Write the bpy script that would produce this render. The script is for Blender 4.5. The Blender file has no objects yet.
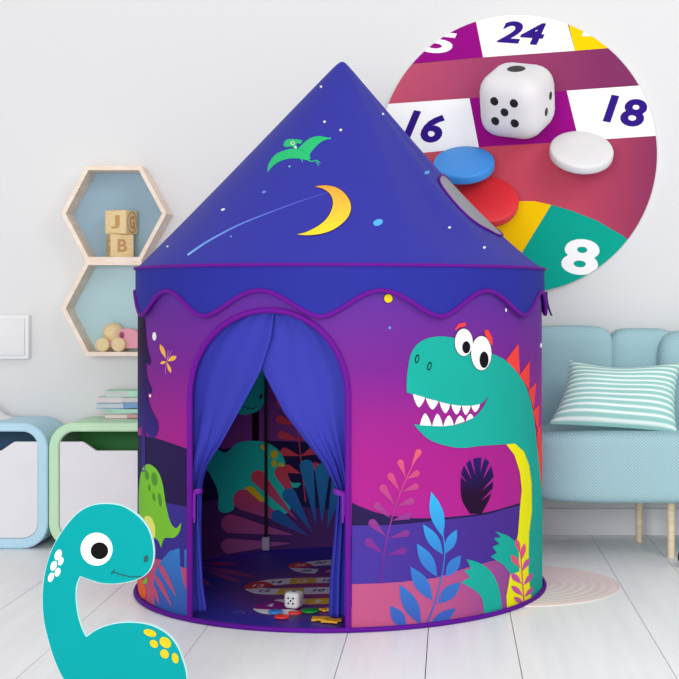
import bpy, bmesh, math, random
from mathutils import Vector, Matrix
from mathutils.geometry import tessellate_polygon
random.seed(7)
PI = math.pi
sc = bpy.context.scene
COL = sc.collection
H = 0.834; F = 1386.0; VX = 450.0; VY = 300.0

# ------------------------------------------------------------ camera
cam = bpy.data.objects.new('camera', bpy.data.cameras.new('camera'))
COL.objects.link(cam); sc.camera = cam
cam.location = (0, 0, H); cam.rotation_euler = (PI/2, 0, 0)
cam.data.sensor_width = 36; cam.data.lens = F*36/679
cam.data.shift_x = -(VX-339.5)/679; cam.data.shift_y = -(339.5-VY)/679
cam.data.clip_start = 0.05

def P(px, py, Y):
    return Vector(((px-VX)*Y/F, Y, H-(py-VY)*Y/F))

# ------------------------------------------------------------ materials
def lin(c):
    r = []
    for v in c:
        v = v/255
        r.append(v/12.92 if v <= .04045 else ((v+.055)/1.055)**2.4)
    return (r[0], r[1], r[2], 1)

def base_mat(name, rough=.6, spec=.3, trans=0.0):
    m = bpy.data.materials.new(name); m.use_nodes = True
    nt = m.node_tree; b = nt.nodes['Principled BSDF']
    b.inputs['Roughness'].default_value = rough
    b.inputs['Specular IOR Level'].default_value = spec
    tr = None
    if trans > 0:
        tr = nt.nodes.new('ShaderNodeBsdfTranslucent'); mx = nt.nodes.new('ShaderNodeMixShader')
        mx.inputs[0].default_value = trans
        nt.links.new(b.outputs[0], mx.inputs[1]); nt.links.new(tr.outputs[0], mx.inputs[2])
        nt.links.new(mx.outputs[0], nt.nodes['Material Output'].inputs[0])
    return m, nt, b, tr

def set_col(nt, b, tr, out):
    nt.links.new(out, b.inputs['Base Color'])
    if tr: nt.links.new(out, tr.inputs[0])

def bump(nt, b, scale, strength, dist=.002, detail=3, kind='noise'):
    tc = nt.nodes.new('ShaderNodeTexCoord')
    if kind == 'noise':
        t = nt.nodes.new('ShaderNodeTexNoise'); t.inputs['Scale'].default_value = scale; t.inputs['Detail'].default_value = detail
        out = t.outputs[0]
    else:
        t = nt.nodes.new('ShaderNodeTexVoronoi'); t.inputs['Scale'].default_value = scale; t.inputs['Randomness'].default_value = .15
        out = t.outputs[0]
    nt.links.new(tc.outputs['Object'], t.inputs['Vector'])
    bp = nt.nodes.new('ShaderNodeBump'); bp.inputs['Strength'].default_value = strength; bp.inputs['Distance'].default_value = dist
    nt.links.new(out, bp.inputs['Height']); nt.links.new(bp.outputs[0], b.inputs['Normal'])
    return out

MATS = {}
def flat(c, rough=.6, spec=.3, trans=0.0, nb=0, nstr=.3, var=.04, nm=None):
    """plain colour with a slight procedural variation"""
    key = (tuple(c), rough, spec, trans, nb)
    if key in MATS: return MATS[key]
    m, nt, b, tr = base_mat(nm or 'colour_%d_%d_%d' % tuple(c), rough, spec, trans)
    tc = nt.nodes.new('ShaderNodeTexCoord'); n = nt.nodes.new('ShaderNodeTexNoise'); n.inputs['Scale'].default_value = 9
    nt.links.new(tc.outputs['Object'], n.inputs['Vector'])
    mx = nt.nodes.new('ShaderNodeMix'); mx.data_type = 'RGBA'
    l = lin(c)
    mx.inputs['A'].default_value = tuple(v*(1-var) for v in l[:3])+(1,)
    mx.inputs['B'].default_value = tuple(min(1, v*(1+var)) for v in l[:3])+(1,)
    nt.links.new(n.outputs[0], mx.inputs[0])
    set_col(nt, b, tr, mx.outputs['Result'])
    if nb: bump(nt, b, nb, nstr)
    MATS[key] = m
    return m

def ramp(name, stops, axis='Z', rough=.7, trans=0.0, const=False, spec=.1, nb=0, vec=None):
    """colour printed as a gradient along an object axis; stops = [(pos, rgb)] in metres"""
    m, nt, b, tr = base_mat(name, rough, spec, trans)
    tc = nt.nodes.new('ShaderNodeTexCoord'); sp = nt.nodes.new('ShaderNodeSeparateXYZ')
    nt.links.new(tc.outputs['Object'], sp.inputs[0])
    lo, hi = stops[0][0], stops[-1][0]
    mr = nt.nodes.new('ShaderNodeMapRange'); mr.inputs['From Min'].default_value = lo; mr.inputs['From Max'].default_value = hi
    nt.links.new(sp.outputs[axis], mr.inputs[0])
    cr = nt.nodes.new('ShaderNodeValToRGB'); nt.links.new(mr.outputs[0], cr.inputs[0])
    els = cr.color_ramp.elements
    while len(els) < len(stops): els.new(.5)
    for e, (p, c) in zip(els, stops):
        e.position = (p-lo)/(hi-lo); e.color = lin(c)
    if const: cr.color_ramp.interpolation = 'CONSTANT'
    set_col(nt, b, tr, cr.outputs[0])
    if nb: bump(nt, b, nb, .3)
    return m

def wood(name, c1, c2, scale=6, rough=.55, rot=(0, 0, 0)):
    m, nt, b, tr = base_mat(name, rough, .3)
    tc = nt.nodes.new('ShaderNodeTexCoord'); mp = nt.nodes.new('ShaderNodeMapping')
    mp.inputs['Scale'].default_value = (1, 1, 5); mp.inputs['Rotation'].default_value = rot
    nt.links.new(tc.outputs['Object'], mp.inputs[0])
    n = nt.nodes.new('ShaderNodeTexNoise'); n.inputs['Scale'].default_value = scale; n.inputs['Detail'].default_value = 8
    n.inputs['Distortion'].default_value = 1.5
    nt.links.new(mp.outputs[0], n.inputs['Vector'])
    cr = nt.nodes.new('ShaderNodeValToRGB'); nt.links.new(n.outputs[0], cr.inputs[0])
    cr.color_ramp.elements[0].position = .35; cr.color_ramp.elements[0].color = lin(c1)
    cr.color_ramp.elements[1].position = .65; cr.color_ramp.elements[1].color = lin(c2)
    set_col(nt, b, tr, cr.outputs[0])
    return m

# ------------------------------------------------------------ mesh collector
class Mesh:
    def __init__(self): self.v = []; self.f = []; self.m = []; self.uv = None
    def add(self, verts, faces, mi=0):
        o = len(self.v); self.v += [Vector(v) for v in verts]
        for f in faces: self.f.append([i+o for i in f]); self.m.append(mi)
    def box(self, c, s, mi=0, bev=0, R=None, seg=2):
        bm = bmesh.new(); bmesh.ops.create_cube(bm, size=1)
        for v in bm.verts: v.co = Vector((v.co.x*s[0], v.co.y*s[1], v.co.z*s[2]))
        if bev: bmesh.ops.bevel(bm, geom=bm.edges[:], offset=bev, segments=seg, profile=.5, affect='EDGES')
        T = Matrix.Translation(c) @ (R.to_4x4() if R else Matrix.Identity(4))
        self.bm(bm, mi, T)
    def bm(self, bm, mi=0, T=None):
        bm.verts.index_update()
        self.add([(T @ v.co) if T else v.co.copy() for v in bm.verts], [[v.index for v in f.verts] for f in bm.faces], mi)
        bm.free()
    def tube(self, path, r, mi=0, n=8, closed=False, flat=None):
        path = [Vector(p) for p in path]; N = len(path); rings = []
        up = None
        for i, p in enumerate(path):
            a = path[(i-1) % N] if (closed or i > 0) else p
            b = path[(i+1) % N] if (closed or i < N-1) else p
            t = (b-a).normalized()
            if up is None:
                up = Vector((0, 0, 1)) if abs(t.z) < .9 else Vector((0, 1, 0))
            u = (up - t*up.dot(t)); u = u.normalized() if u.length > 1e-6 else t.orthogonal().normalized()
            up = u; w = t.cross(u)
            rr = r[i] if isinstance(r, (list, tuple)) else r
            rings.append([p + u*math.cos(2*PI*k/n)*rr + w*math.sin(2*PI*k/n)*rr for k in range(n)])
        vs = [q for rg in rings for q in rg]; fs = []
        for i in range(N if closed else N-1):
            j = (i+1) % N
            for k in range(n):
                l = (k+1) % n; fs.append([i*n+k, i*n+l, j*n+l, j*n+k])
        if not closed:
            fs.append(list(range(n))[::-1]); fs.append([(N-1)*n+k for k in range(n)])
        self.add(vs, fs, mi)
    def lathe(self, prof, mi=0, n=40, T=None):
        """prof = [(r, z)]; first and last may have r = 0"""
        vs = []; fs = []; idx = []
        for r, z in prof:
            if r < 1e-7: idx.append([len(vs)]); vs.append(Vector((0, 0, z)))
            else:
                idx.append([len(vs)+k for k in range(n)])
                vs += [Vector((r*math.cos(2*PI*k/n), r*math.sin(2*PI*k/n), z)) for k in range(n)]
        for a, b in zip(idx, idx[1:]):
            for k in range(n):
                l = (k+1) % n
                if len(a) == 1 and len(b) == 1: continue
                if len(a) == 1: fs.append([a[0], b[l], b[k]])
                elif len(b) == 1: fs.append([a[k], a[l], b[0]])
                else: fs.append([a[k], a[l], b[l], b[k]])
        if T: vs = [T @ v for v in vs]
        self.add(vs, fs, mi)
    def grid(self, fn, nu, nv, mi=0, wrap=False):
        o = []
        for j in range(nv+1):
            for i in range(nu+(0 if wrap else 1)): o.append(fn(i/nu, j/nv))
        w = nu if wrap else nu+1; fs = []
        for j in range(nv):
            for i in range(nu):
                k = (i+1) % w if wrap else i+1
                fs.append([j*w+i, j*w+k, (j+1)*w+k, (j+1)*w+i])
        self.add(o, fs, mi)
    def prism(self, pts, y0, y1, mi=0, bev=0, side=None):
        """outline in the XZ plane (world x, z) given depth from y0 (front) to y1"""
        n = len(pts)
        tris = tessellate_polygon([[Vector((p[0], p[1], 0)) for p in pts]])
        vs = [Vector((p[0], y0, p[1])) for p in pts]+[Vector((p[0], y1, p[1])) for p in pts]
        self.add(vs, [list(t) for t in tris]+[[i+n for i in t][::-1] for t in tris], mi)
        self.add(vs, [[i, (i+1) % n, (i+1) % n+n, i+n] for i in range(n)], mi if side is None else side)

def build(name, me_, mats, parent=None, smooth=True, origin=None, ang=35, solid=0):
    if not isinstance(mats, (list, tuple)): mats = [mats]
    me = bpy.data.meshes.new(name)
    org = Vector(origin) if origin is not None else (WORLD.get(parent.name, Vector()) if parent else Vector())
    me.from_pydata([v-org for v in me_.v], [], me_.f)
    for m in mats: me.materials.append(m)
    for p, mi in zip(me.polygons, me_.m): p.material_index = mi; p.use_smooth = smooth
    if me_.uv:
        ul = me.uv_layers.new(name='uv')
        for l in me.loops: ul.data[l.index].uv = me_.uv[l.vertex_index]
    bm = bmesh.new(); bm.from_mesh(me)
    if not getattr(me_, 'keep', False):
        bmesh.ops.remove_doubles(bm, verts=bm.verts, dist=1e-6)
        bmesh.ops.recalc_face_normals(bm, faces=bm.faces)
    bm.to_mesh(me); bm.free()
    if smooth: me.set_sharp_from_angle(angle=math.radians(ang))
    o = bpy.data.objects.new(name, me); COL.objects.link(o)
    if parent:
        o.parent = parent; WORLD[o.name] = org
        o.location = (0, 0, 0)
    else:
        o.location = org; WORLD[o.name] = org
    if solid:
        md = o.modifiers.new('thickness', 'SOLIDIFY'); md.thickness = solid; md.offset = 0
    return o
WORLD = {}

def tag(o, label, cat, group=None):
    o['label'] = label; o['category'] = cat
    if group: o['group'] = group
    return o
def thing(name, loc, label, cat, group=None):
    o = bpy.data.objects.new(name, None); COL.objects.link(o); o.location = loc
    o.empty_display_size = .05
    WORLD[o.name] = Vector(loc); return tag(o, label, cat, group)
def struct(name, me_, mats, **k):
    o = build(name, me_, mats, **k); o['kind'] = 'structure'; return o

# ------------------------------------------------------------ 2D shape helpers (photo reading -> shapes)
def zc(x0, y0, s, pts): return [(x0+p[0]/s, y0+p[1]/s) for p in pts]
def ell(cx, cy, rx, ry, rot=0, n=26):
    c, s = math.cos(math.radians(rot)), math.sin(math.radians(rot))
    return [(cx+rx*math.cos(2*PI*k/n)*c-ry*math.sin(2*PI*k/n)*s, cy+rx*math.cos(2*PI*k/n)*s+ry*math.sin(2*PI*k/n)*c) for k in range(n)]
def spl(pts, closed=True, k=6, corners=()):
    out = []; n = len(pts)
    for i in range(n if closed else n-1):
        g = lambda j: pts[j % n] if closed else pts[max(0, min(n-1, j))]
        p0, p1, p2, p3 = g(i-1), g(i), g(i+1), g(i+2)
        if i % n in corners: p0 = p1
        if (i+1) % n in corners: p3 = p2
        for j in range(k):
            t = j/k
            out.append(tuple(.5*((2*p1[a])+(-p0[a]+p2[a])*t+(2*p0[a]-5*p1[a]+4*p2[a]-p3[a])*t*t+(-p0[a]+3*p1[a]-3*p2[a]+p3[a])*t**3) for a in (0, 1)))
    if not closed: out.append(tuple(pts[-1]))
    return out
def leaf(bx, by, tx, ty, w, fat=.45, n=10, pw=1.0):
    """pointed leaf from base to tip, widest at fat"""
    dx, dy = tx-bx, ty-by; L = math.hypot(dx, dy); nx, ny = -dy/L, dx/L
    a = []; b = []
    for i in range(n+1):
        t = i/n; e = math.log(.5)/math.log(fat); ww = w*math.sin(PI*t**e)**pw
        a.append((bx+dx*t+nx*ww, by+dy*t+ny*ww)); b.append((bx+dx*t-nx*ww, by+dy*t-ny*ww))
    return a+b[1:-1][::-1]
def petal(bx, by, tx, ty, w, n=10):
    """narrow base and a fat rounded tip"""
    dx, dy = tx-bx, ty-by; L = math.hypot(dx, dy); ux, uy = dx/L, dy/L; nx, ny = -uy, ux
    cx, cy = tx-ux*w, ty-uy*w
    pts = [(bx, by)]
    ph0 = -90
    for i in range(n+1):
        a = math.radians(-100+200*i/n)
        pts.append((cx+ux*w*math.cos(a)+nx*w*math.sin(a), cy+uy*w*math.cos(a)+ny*w*math.sin(a)))
    return pts
def stroke(pts, w, w2=None):
    w2 = w if w2 is None else w2; n = len(pts); a = []; b = []
    for i, p in enumerate(pts):
        q0 = pts[max(0, i-1)]; q1 = pts[min(n-1, i+1)]
        dx, dy = q1[0]-q0[0], q1[1]-q0[1]; L = math.hypot(dx, dy) or 1
        ww = (w+(w2-w)*i/(n-1))/2
        a.append((p[0]-dy/L*ww, p[1]+dx/L*ww)); b.append((p[0]+dy/L*ww, p[1]-dx/L*ww))
    return a+b[::-1]
def resample(pts, d=2.5):
    out = []
    for i, p in enumerate(pts):
        q = pts[(i+1) % len(pts)]; L = math.hypot(q[0]-p[0], q[1]-p[1]); k = max(1, int(L/d))
        out += [(p[0]+(q[0]-p[0])*j/k, p[1]+(q[1]-p[1])*j/k) for j in range(k)]
    return out
TXT = {}
def text2d(s, bold=.03):
    if (s, bold) in TXT: return TXT[(s, bold)]
    cu = bpy.data.curves.new('t', 'FONT'); cu.body = s; cu.align_x = 'CENTER'; cu.align_y = 'CENTER'; cu.size = 1; cu.offset = bold
    cu.resolution_u = 4; cu.fill_mode = 'FRONT'
    o = bpy.data.objects.new('t', cu); COL.objects.link(o)
    bpy.context.view_layer.update()
    me = bpy.data.meshes.new_from_object(o.evaluated_get(bpy.context.evaluated_depsgraph_get()))
    vs = [(v.co.x, v.co.y) for v in me.vertices]; fs = [list(p.vertices) for p in me.polygons]
    xs = [v[0] for v in vs]; ys = [v[1] for v in vs]
    cx, cy = (min(xs)+max(xs))/2, (min(ys)+max(ys))/2; h = max(ys)-min(ys); w = max(xs)-min(xs)
    vs = [((x-cx)/w, (y-cy)/h) for x, y in vs]           # unit box, centred
    bpy.data.objects.remove(o); bpy.data.curves.remove(cu); bpy.data.meshes.remove(me)
    TXT[(s, bold)] = (vs, fs); return vs, fs

# ============================================================ THE TENT
CX, CY = (342.3-VX)*4.06/F, 4.06
RW = .583; RE = .590; ZE = .922; ZA = 1.533
EPS = .018
def sstep(a, b, x):
    t = max(0, min(1, (x-a)/(b-a))); return t*t*(3-2*t)
def roof_r(th, z):
    hh = ZA-ZE+.011
    s = (z-ZE)/hh; q2 = (1-s)**2-EPS**2
    q = math.sqrt(q2) if q2 > 0 else 0
    d = math.degrees(th)
    t = 1-q
    right = sstep(15, 65, d)*(1-sstep(140, 175, d)) if d > 0 else 0
    fac = 1-(.018+.112*right)*(1-math.exp(-t/.25))
    win = sstep(0, .25, t)*(1-sstep(.75, .98, t))
    fac += win*(.0035*math.sin(5*th+1)+.018*right*math.sin(th*9+t*2.2)+.010*sstep(5, 30, d)*math.cos(th*7-1))
    for a0, am, wd_ in ((24, .016, 4.5), (38, -.012, 5), (50, .018, 5), (66, .012, 4)):
        fac += am*win*math.exp(-((d-a0-8*t)/wd_)**2)
    return RE*q*fac
def wall_r(th, z):
    return RW+.0016*math.sin(9*th)*math.sin(PI*max(0, min(1, z/.9)))+.0012*math.sin(23*th+z*3)*sstep(30, 80, abs(math.degrees(th)))
def surf_pos(rf, th, z, off=0, cone=False):
    r = rf(th, z)+off*(.72 if cone else 1)
    return Vector((CX+r*math.sin(th), CY-r*math.cos(th), z+(off*.7 if cone else 0)))
def hit(rf, px, py, far=False):
    dx = (px-VX)/F; dz = -(py-VY)/F
    def f(Y):
        x = dx*Y-CX; y = Y-CY; z = H+dz*Y
        return math.hypot(x, y)-rf(math.atan2(x, -y), z)
    Y0, Y1 = CY-.7, CY+.7
    N = 70; prev = None; best = None; rng = range(N+1)
    ys = [Y0+(Y1-Y0)*i/N for i in rng]
    if far: ys = ys[::-1]
    lo = 1e9; by = CY
    for Y in ys:
        v = f(Y)
        if v < lo: lo = v; by = Y
        if v < 0:
            if prev is None: break
            a, b = prev, Y
            for _ in range(22):
                m = (a+b)/2
                if f(m) < 0: b = m
                else: a = m
            Y = (a+b)/2
            return math.atan2(dx*Y-CX, -(Y-CY)), H+dz*Y
        prev = Y
    Y = by
    th = math.atan2(dx*Y-CX, -(Y-CY)); z = H+dz*Y
    return (math.copysign(math.radians(100), th) if not far and rf is wall_r else th), z

def wrap_add(acc, uv, tris, mi, pos, step_u, step_v=None):
    """cut 2D triangles into strips and lay them on a curved surface"""
    bm = bmesh.new(); vs = [bm.verts.new((u, v, 0)) for u, v in uv]
    for t in tris:
        try: bm.faces.new([vs[i] for i in t])
        except ValueError: pass
    us = [u for u, v in uv]; vv = [v for u, v in uv]
    k = math.floor(min(us)/step_u)+1
    while k*step_u < max(us):
        bmesh.ops.bisect_plane(bm, geom=bm.verts[:]+bm.edges[:]+bm.faces[:], plane_co=(k*step_u, 0, 0), plane_no=(1, 0, 0)); k += 1
    if step_v:
        k = math.floor(min(vv)/step_v)+1
        while k*step_v < max(vv):
            bmesh.ops.bisect_plane(bm, geom=bm.verts[:]+bm.edges[:]+bm.faces[:], plane_co=(0, k*step_v, 0), plane_no=(0, 1, 0)); k += 1
    bm.verts.index_update()
    acc.add([pos(v.co.x, v.co.y) for v in bm.verts], [[v.index for v in f.verts] for f in bm.faces], mi)
    bm.free()

class Printer:
    def __init__(self, acc, rf, mats, cone=False, far=False):
        self.a = acc; self.rf = rf; self.mats = mats; self.cone = cone; self.far = far
    def mi(self, m):
        if m not in self.mats: self.mats.append(m)
        return self.mats.index(m)
    def poly(self, pts, mat, layer=1):
        pts = resample(pts)
        uv = [hit(self.rf, x, y, self.far) for x, y in pts]
        if self.far: uv = [(u if u > 0 else u+2*PI, v) for u, v in uv]
        tris = tessellate_polygon([[Vector((u*.6, v, 0)) for u, v in uv]])
        off = .0004*layer*(-1 if self.far else 1)
        wrap_add(self.a, uv, tris, self.mi(mat), lambda u, v: surf_pos(self.rf, u, v, off, self.cone), math.radians(2.5), .03 if self.cone else None)

def fab(c): return flat(c, .7, .1, .22)
tent = thing('play_tent', (CX, CY, 0), 'round indigo and purple cloth play tent with cone roof, dinosaur prints and open curtained door', 'play tent')

# ---- wall
m_wall = ramp('printed_wall_cloth', [(0, (205, 88, 128)), (.10, (205, 88, 128)), (.103, (66, 54, 150)), (.18, (66, 54, 150)), (.183, (44, 32, 84)), (.24, (44, 32, 84)),
              (.243, (184, 38, 148)), (.42, (178, 36, 144)), (.52, (164, 38, 146)), (.66, (128, 40, 150)), (.90, (90, 54, 162))], trans=.22, rough=.6)
wall_mats = [m_wall]
wall = Mesh(); wall.keep = True
# door outline on the wall: left jamb, arch, right jamb
ARX, ARW, ARY, ART = 269.5, 78.5, 400, 310
def arch_px(n=28):
    return [(ARX-ARW*math.cos(PI*k/n), ARY-(ARY-ART)*math.sin(PI*k/n)**.92) for k in range(n+1)]
door_uv = [hit(wall_r, x, y) for x, y in arch_px()]
thL, thR = door_uv[0][0], door_uv[-1][0]
outline = [(-PI, .012), (thL, .012)]+door_uv+[(thR, .012), (PI, .012), (PI, .912), (-PI, .912)]
tr_ = tessellate_polygon([[Vector((u*.6, v, 0)) for u, v in outline]])
wrap_add(wall, outline, tr_, 0, lambda u, v: surf_pos(wall_r, u, v), math.radians(2.5), .06)
pr = Printer(wall, wall_r, wall_mats)
g_coral = ramp('coral_branch_print', [(.16, (110, 48, 150)), (.28, (150, 60, 150)), (.40, (215, 85, 130)), (.52, (255, 125, 105))], trans=.22)
g_blue = ramp('blue_leaf_print', [(.03, (62, 100, 190)), (.16, (60, 130, 210)), (.36, (58, 192, 250))], trans=.22)
g_tree = ramp('tree_print', [(.42, (62, 48, 150)), (.52, (55, 38, 120)), (.72, (42, 18, 58))], trans=.22)
g_bush = ramp('dark_bush_print', [(.33, (40, 14, 50)), (.42, (44, 28, 110)), (.5, (60, 50, 150))], trans=.22)
g_pinkL = ramp('pink_hill_print', [(.0, (206, 92, 128)), (.1, (200, 84, 128)), (.22, (196, 96, 134))], trans=.22)
g_pinkR = ramp('pink_hill_print_right', [(-.1, (206, 96, 136)), (.3, (190, 88, 140)), (.55, (130, 70, 160))], axis='X', trans=.22)
g_ind = ramp('indigo_hill_print', [(-.1, (78, 62, 168)), (.4, (76, 50, 150)), (.6, (84, 50, 150))], axis='X', trans=.22)
TEAL = fab((28, 178, 162)); RED = fab((255, 72, 66)); YEL = fab((250, 246, 20)); WHT = fab((255, 255, 255)); BLK = fab((22, 16, 26))
NAVY = fab((44, 30, 82)); IND = fab((66, 52, 150)); GRN = fab((134, 210, 60)); GRN2 = fab((92, 160, 52)); ORG = fab((255, 190, 90)); MAG = fab((170, 40, 150)); LILAC = fab((220, 150, 210))
# right panel
B = lambda pts: zc(330, 430, 2.829, pts)
A = lambda pts: zc(380, 290, 4.244, pts)
RX = 352.0
pr.poly(spl(B([(62, 205), (90, 218), (150, 238), (250, 250), (390, 241), (470, 226), (540, 206), (620, 190)]), False)+B([(620, 320), (60, 320)]), NAVY, 1)
pr.poly(spl(B([(62, 270), (180, 268), (300, 256), (430, 241), (480, 228), (560, 206), (620, 190)]), False)+B([(620, 500), (60, 500)]), g_ind, 2)
pr.poly(B([(62, 436), (130, 434), (200, 430), (300, 418), (400, 385), (480, 365), (560, 355), (620, 350), (622, 430), (600, 455), (560, 490), (500, 520), (400, 545), (280, 561), (160, 570), (62, 572)]), g_pinkR, 3)
# bush
pr.poly(spl(B([(395, 237), (374, 200), (369, 160), (373, 115), (390, 90), (420, 78), (445, 86), (458, 112), (461, 150), (450, 195), (428, 237)]), corners=(0, 10)), g_bush, 3)
for w in ([(364, 118), (388, 150), (366, 128)], [(376, 96), (400, 140), (382, 90)], [(395, 80), (410, 128), (402, 76)], [(428, 74), (424, 120), (436, 78)], [(450, 88), (432, 138), (456, 98)], [(464, 130), (428, 172), (464, 142)], [(464, 160), (426, 200), (460, 175)]):
    pr.poly(B(w), MAG, 4)
# coral branch
pr.poly(stroke(spl(B([(145, 434), (150, 370), (162, 300), (182, 225), (205, 160), (238, 90)]), False), 1.8, 1.0), g_coral, 4)
for bx, by, tx, ty, w in [(230, 100, 254, 55, 9), (214, 136, 196, 84, 9), (214, 140, 252, 118, 9), (198, 175, 166, 122, 10), (200, 176, 250, 156, 9), (185, 215, 144, 156, 11), (188, 216, 238, 198, 10), (172, 250, 126, 208, 11), (176, 256, 229, 240, 10), (160, 303, 112, 255, 12), (165, 306, 224, 290, 10), (152, 352, 100, 310, 12), (156, 354, 216, 340, 10)]:
    pr.poly(B(petal(bx, by, tx, ty, w)), g_coral, 4)
# T-rex
pr.poly(B([(495, 38), (522, 38), (548, 62), (562, 100), (569, 150), (570, 230), (562, 290), (560, 400), (566, 460), (572, 492), (500, 517), (498, 470), (510, 400), (522, 340), (531, 290), (536, 220), (541, 170), (536, 120), (520, 70)]), YEL, 4)
pr.poly(A([(533, 297), (586, 228), (592, 362)])+[], RED, 4)
pr.poly(A([(590, 362), (634, 301), (631, 427)]), RED, 4)
pr.poly(A([(628, 427), (661, 392), (650, 512)]), RED, 4)
pr.poly(A([(646, 515), (674, 485), (670, 605)]), RED, 4)
pr.poly([(536.5, 432), (540, 424), (541.5, 450), (541.5, 490), (538, 470)], RED, 4)
head = A([(113, 435), (112, 390), (118, 330), (130, 272), (155, 232), (195, 207), (250, 197), (310, 203), (390, 225), (470, 268), (532, 300), (590, 365), (625, 430), (645, 510), (656, 590), (664, 660)])
body = spl(head, False)+[(538, 460), (541, 488), (541.6, 520), (541.6, 590)]+B([(600, 446), (592, 470), (572, 492), (566, 460), (560, 400), (562, 290), (570, 230), (569, 150), (562, 100), (548, 62), (522, 38)])
chin = spl(A([(530, 655), (430, 661), (350, 670), (280, 661), (210, 636), (165, 597), (143, 569)]), False)
lowlip = spl(A([(143, 569), (200, 575), (260, 578), (330, 570), (390, 545), (430, 505), (462, 445)]), False)
uplip = spl(A([(462, 445), (430, 480), (390, 490), (330, 490), (270, 478), (200, 458), (113, 435)]), False)
pr.poly(body+chin+lowlip[1:]+uplip[1:-1], TEAL, 5)
pr.poly(B([(466, 286), (500, 298), (532, 322), (534, 400), (510, 408), (490, 382), (453, 358), (470, 347), (458, 330), (478, 322), (462, 306), (482, 303)]), TEAL, 5)
pr.poly(spl(B([(385, 365), (425, 378), (457, 405), (477, 450), (487, 522), (462, 528), (435, 533), (430, 482), (413, 457), (370, 430), (396, 416), (378, 398), (398, 392)]), corners=(0, 4, 6, 9, 10, 11, 12)), TEAL, 5)
def tooth(a, b, t): return spl([a, ((a[0]*.5+t[0]*.5)-3*(1 if t[0] > a[0] else -1)*1.2, a[1]*.45+t[1]*.55), t, ((b[0]*.5+t[0]*.5)+3.6, b[1]*.45+t[1]*.55), b], True, 4, corners=(0, 4))
for a, b, t in [((138, 441), (190, 456), (163, 497)), ((192, 458), (246, 472), (220, 507)), ((250, 474), (296, 485), (275, 523)), ((300, 486), (342, 491), (322, 528)), ((345, 491), (382, 491), (362, 530)), ((385, 491), (422, 484), (402, 518)),
                ((168, 574), (217, 576), (190, 523)), ((220, 577), (265, 578), (242, 525)), ((267, 578), (311, 573), (290, 532)), ((315, 572), (357, 558), (337, 533)), ((362, 557), (394, 542), (380, 525))]:
    pr.poly(A(tooth(a, b, t)), WHT, 6)
pr.poly(A([(316, 167), (330, 145), (360, 137), (363, 152), (332, 160), (320, 172)]), RED, 6)
pr.poly(A([(441, 167), (458, 172), (474, 202), (476, 238), (462, 222), (443, 190)]), RED, 6)
for cx, cy, rx, ry, px_, py_, qx, qy in [(353, 222, 38, 58, 363, 243, 17, 26), (427, 268, 43, 73, 438, 296, 19, 35)]:
    pr.poly(A(ell(cx, cy, rx+2.5, ry+2.5)), BLK, 6); pr.poly(A(ell(cx, cy, rx, ry)), WHT, 7); pr.poly(A(ell(px_, py_, qx, qy)), BLK, 8)
for cx, cy in ((156, 292), (208, 323)):
    pr.poly(A(ell(cx, cy, 9, 19, 12)), BLK, 6); pr.poly(A(ell(cx, cy, 4.5, 13, 12)), TEAL, 7)
# plants in front of the T-rex
pr.poly(stroke(spl(B([(268, 558), (292, 500), (312, 430), (323, 350), (318, 290)]), False), 1.8, 1.0), g_blue, 6)
for bx, by, tx, ty, w in [(318, 302, 285, 174, 19), (318, 352, 262, 266, 16), (324, 350, 357, 281, 14), (302, 415, 245, 321, 18), (326, 415, 368, 354, 16), (288, 482, 227, 386, 20), (304, 490, 368, 430, 18), (256, 550, 197, 437, 21), (276, 562, 355, 503, 16), (214, 562, 170, 497, 18)]:
    pr.poly(B(leaf(bx, by, tx, ty, w, .5)), g_blue, 6)
PNK = fab((232, 92, 128)); PNK2 = fab((204, 90, 170))
pr.poly(stroke(spl(B([(547, 490), (542, 420), (538, 360), (530, 318)]), False), 1.3, .8), PNK, 6)
for bx, by, tx, ty, w, m in [(536, 350, 524, 306, 7, PNK), (538, 372, 549, 320, 7, PNK), (538, 392, 510, 352, 8, PNK), (541, 400, 562, 362, 7, PNK2), (541, 436, 510, 405, 9, PNK2), (545, 440, 572, 405, 7, PNK2), (545, 470, 511, 440, 8, PNK2), (547, 474, 574, 445, 6, PNK2), (547, 492, 518, 472, 7, PNK2)]:
    pr.poly(B(leaf(bx, by, tx, ty, w, .6)), m, 6)
# dots
pr.poly(ell(388.3, 298.5, 4.8, 4.8), BLK, 1); pr.poly(ell(388.3, 298.5, 4.2, 4.2), fab((245, 215, 40)), 2)
pr.poly(ell(389.6, 327.8, 1.4, 1.5), fab((90, 150, 230)), 1)
for x, y, r in ((506, 310, 1.2), (541, 345.5, 1.6)): pr.poly(ell(x, y, r*.7, r*1.6), WHT, 1)
# left panel
L1 = lambda pts: zc(130, 270, 3.771, pts)
L2 = lambda pts: zc(130, 450, 3.994, pts)
pr.poly(spl([(130, 434), (150, 437), (165, 441), (187.5, 449)], False)+[(187.5, 540), (130, 540)], NAVY, 1)
pr.poly(spl([(130, 496), (152, 499), (168, 503), (187.5, 507)], False)+[(187.5, 585), (130, 585)], IND, 2)
pr.poly(spl([(130, 551), (154, 558), (170, 562), (187.5, 569)], False)+[(187.5, 614), (170, 609), (150, 600), (140, 591), (130, 580)], g_pinkL, 3)
pr.poly(spl(L1([(47, 165), (58, 200), (64, 280), (79, 340), (72, 358), (61, 350), (66, 405), (83, 450), (78, 468), (66, 462), (80, 520), (107, 575), (106, 610), (90, 634), (68, 620), (61, 600), (60, 660), (60, 760), (45, 760), (47, 660), (44, 590), (31, 600), (31, 170)]), corners=(0, 16, 17, 18, 21, 22)), g_tree, 4)
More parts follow.
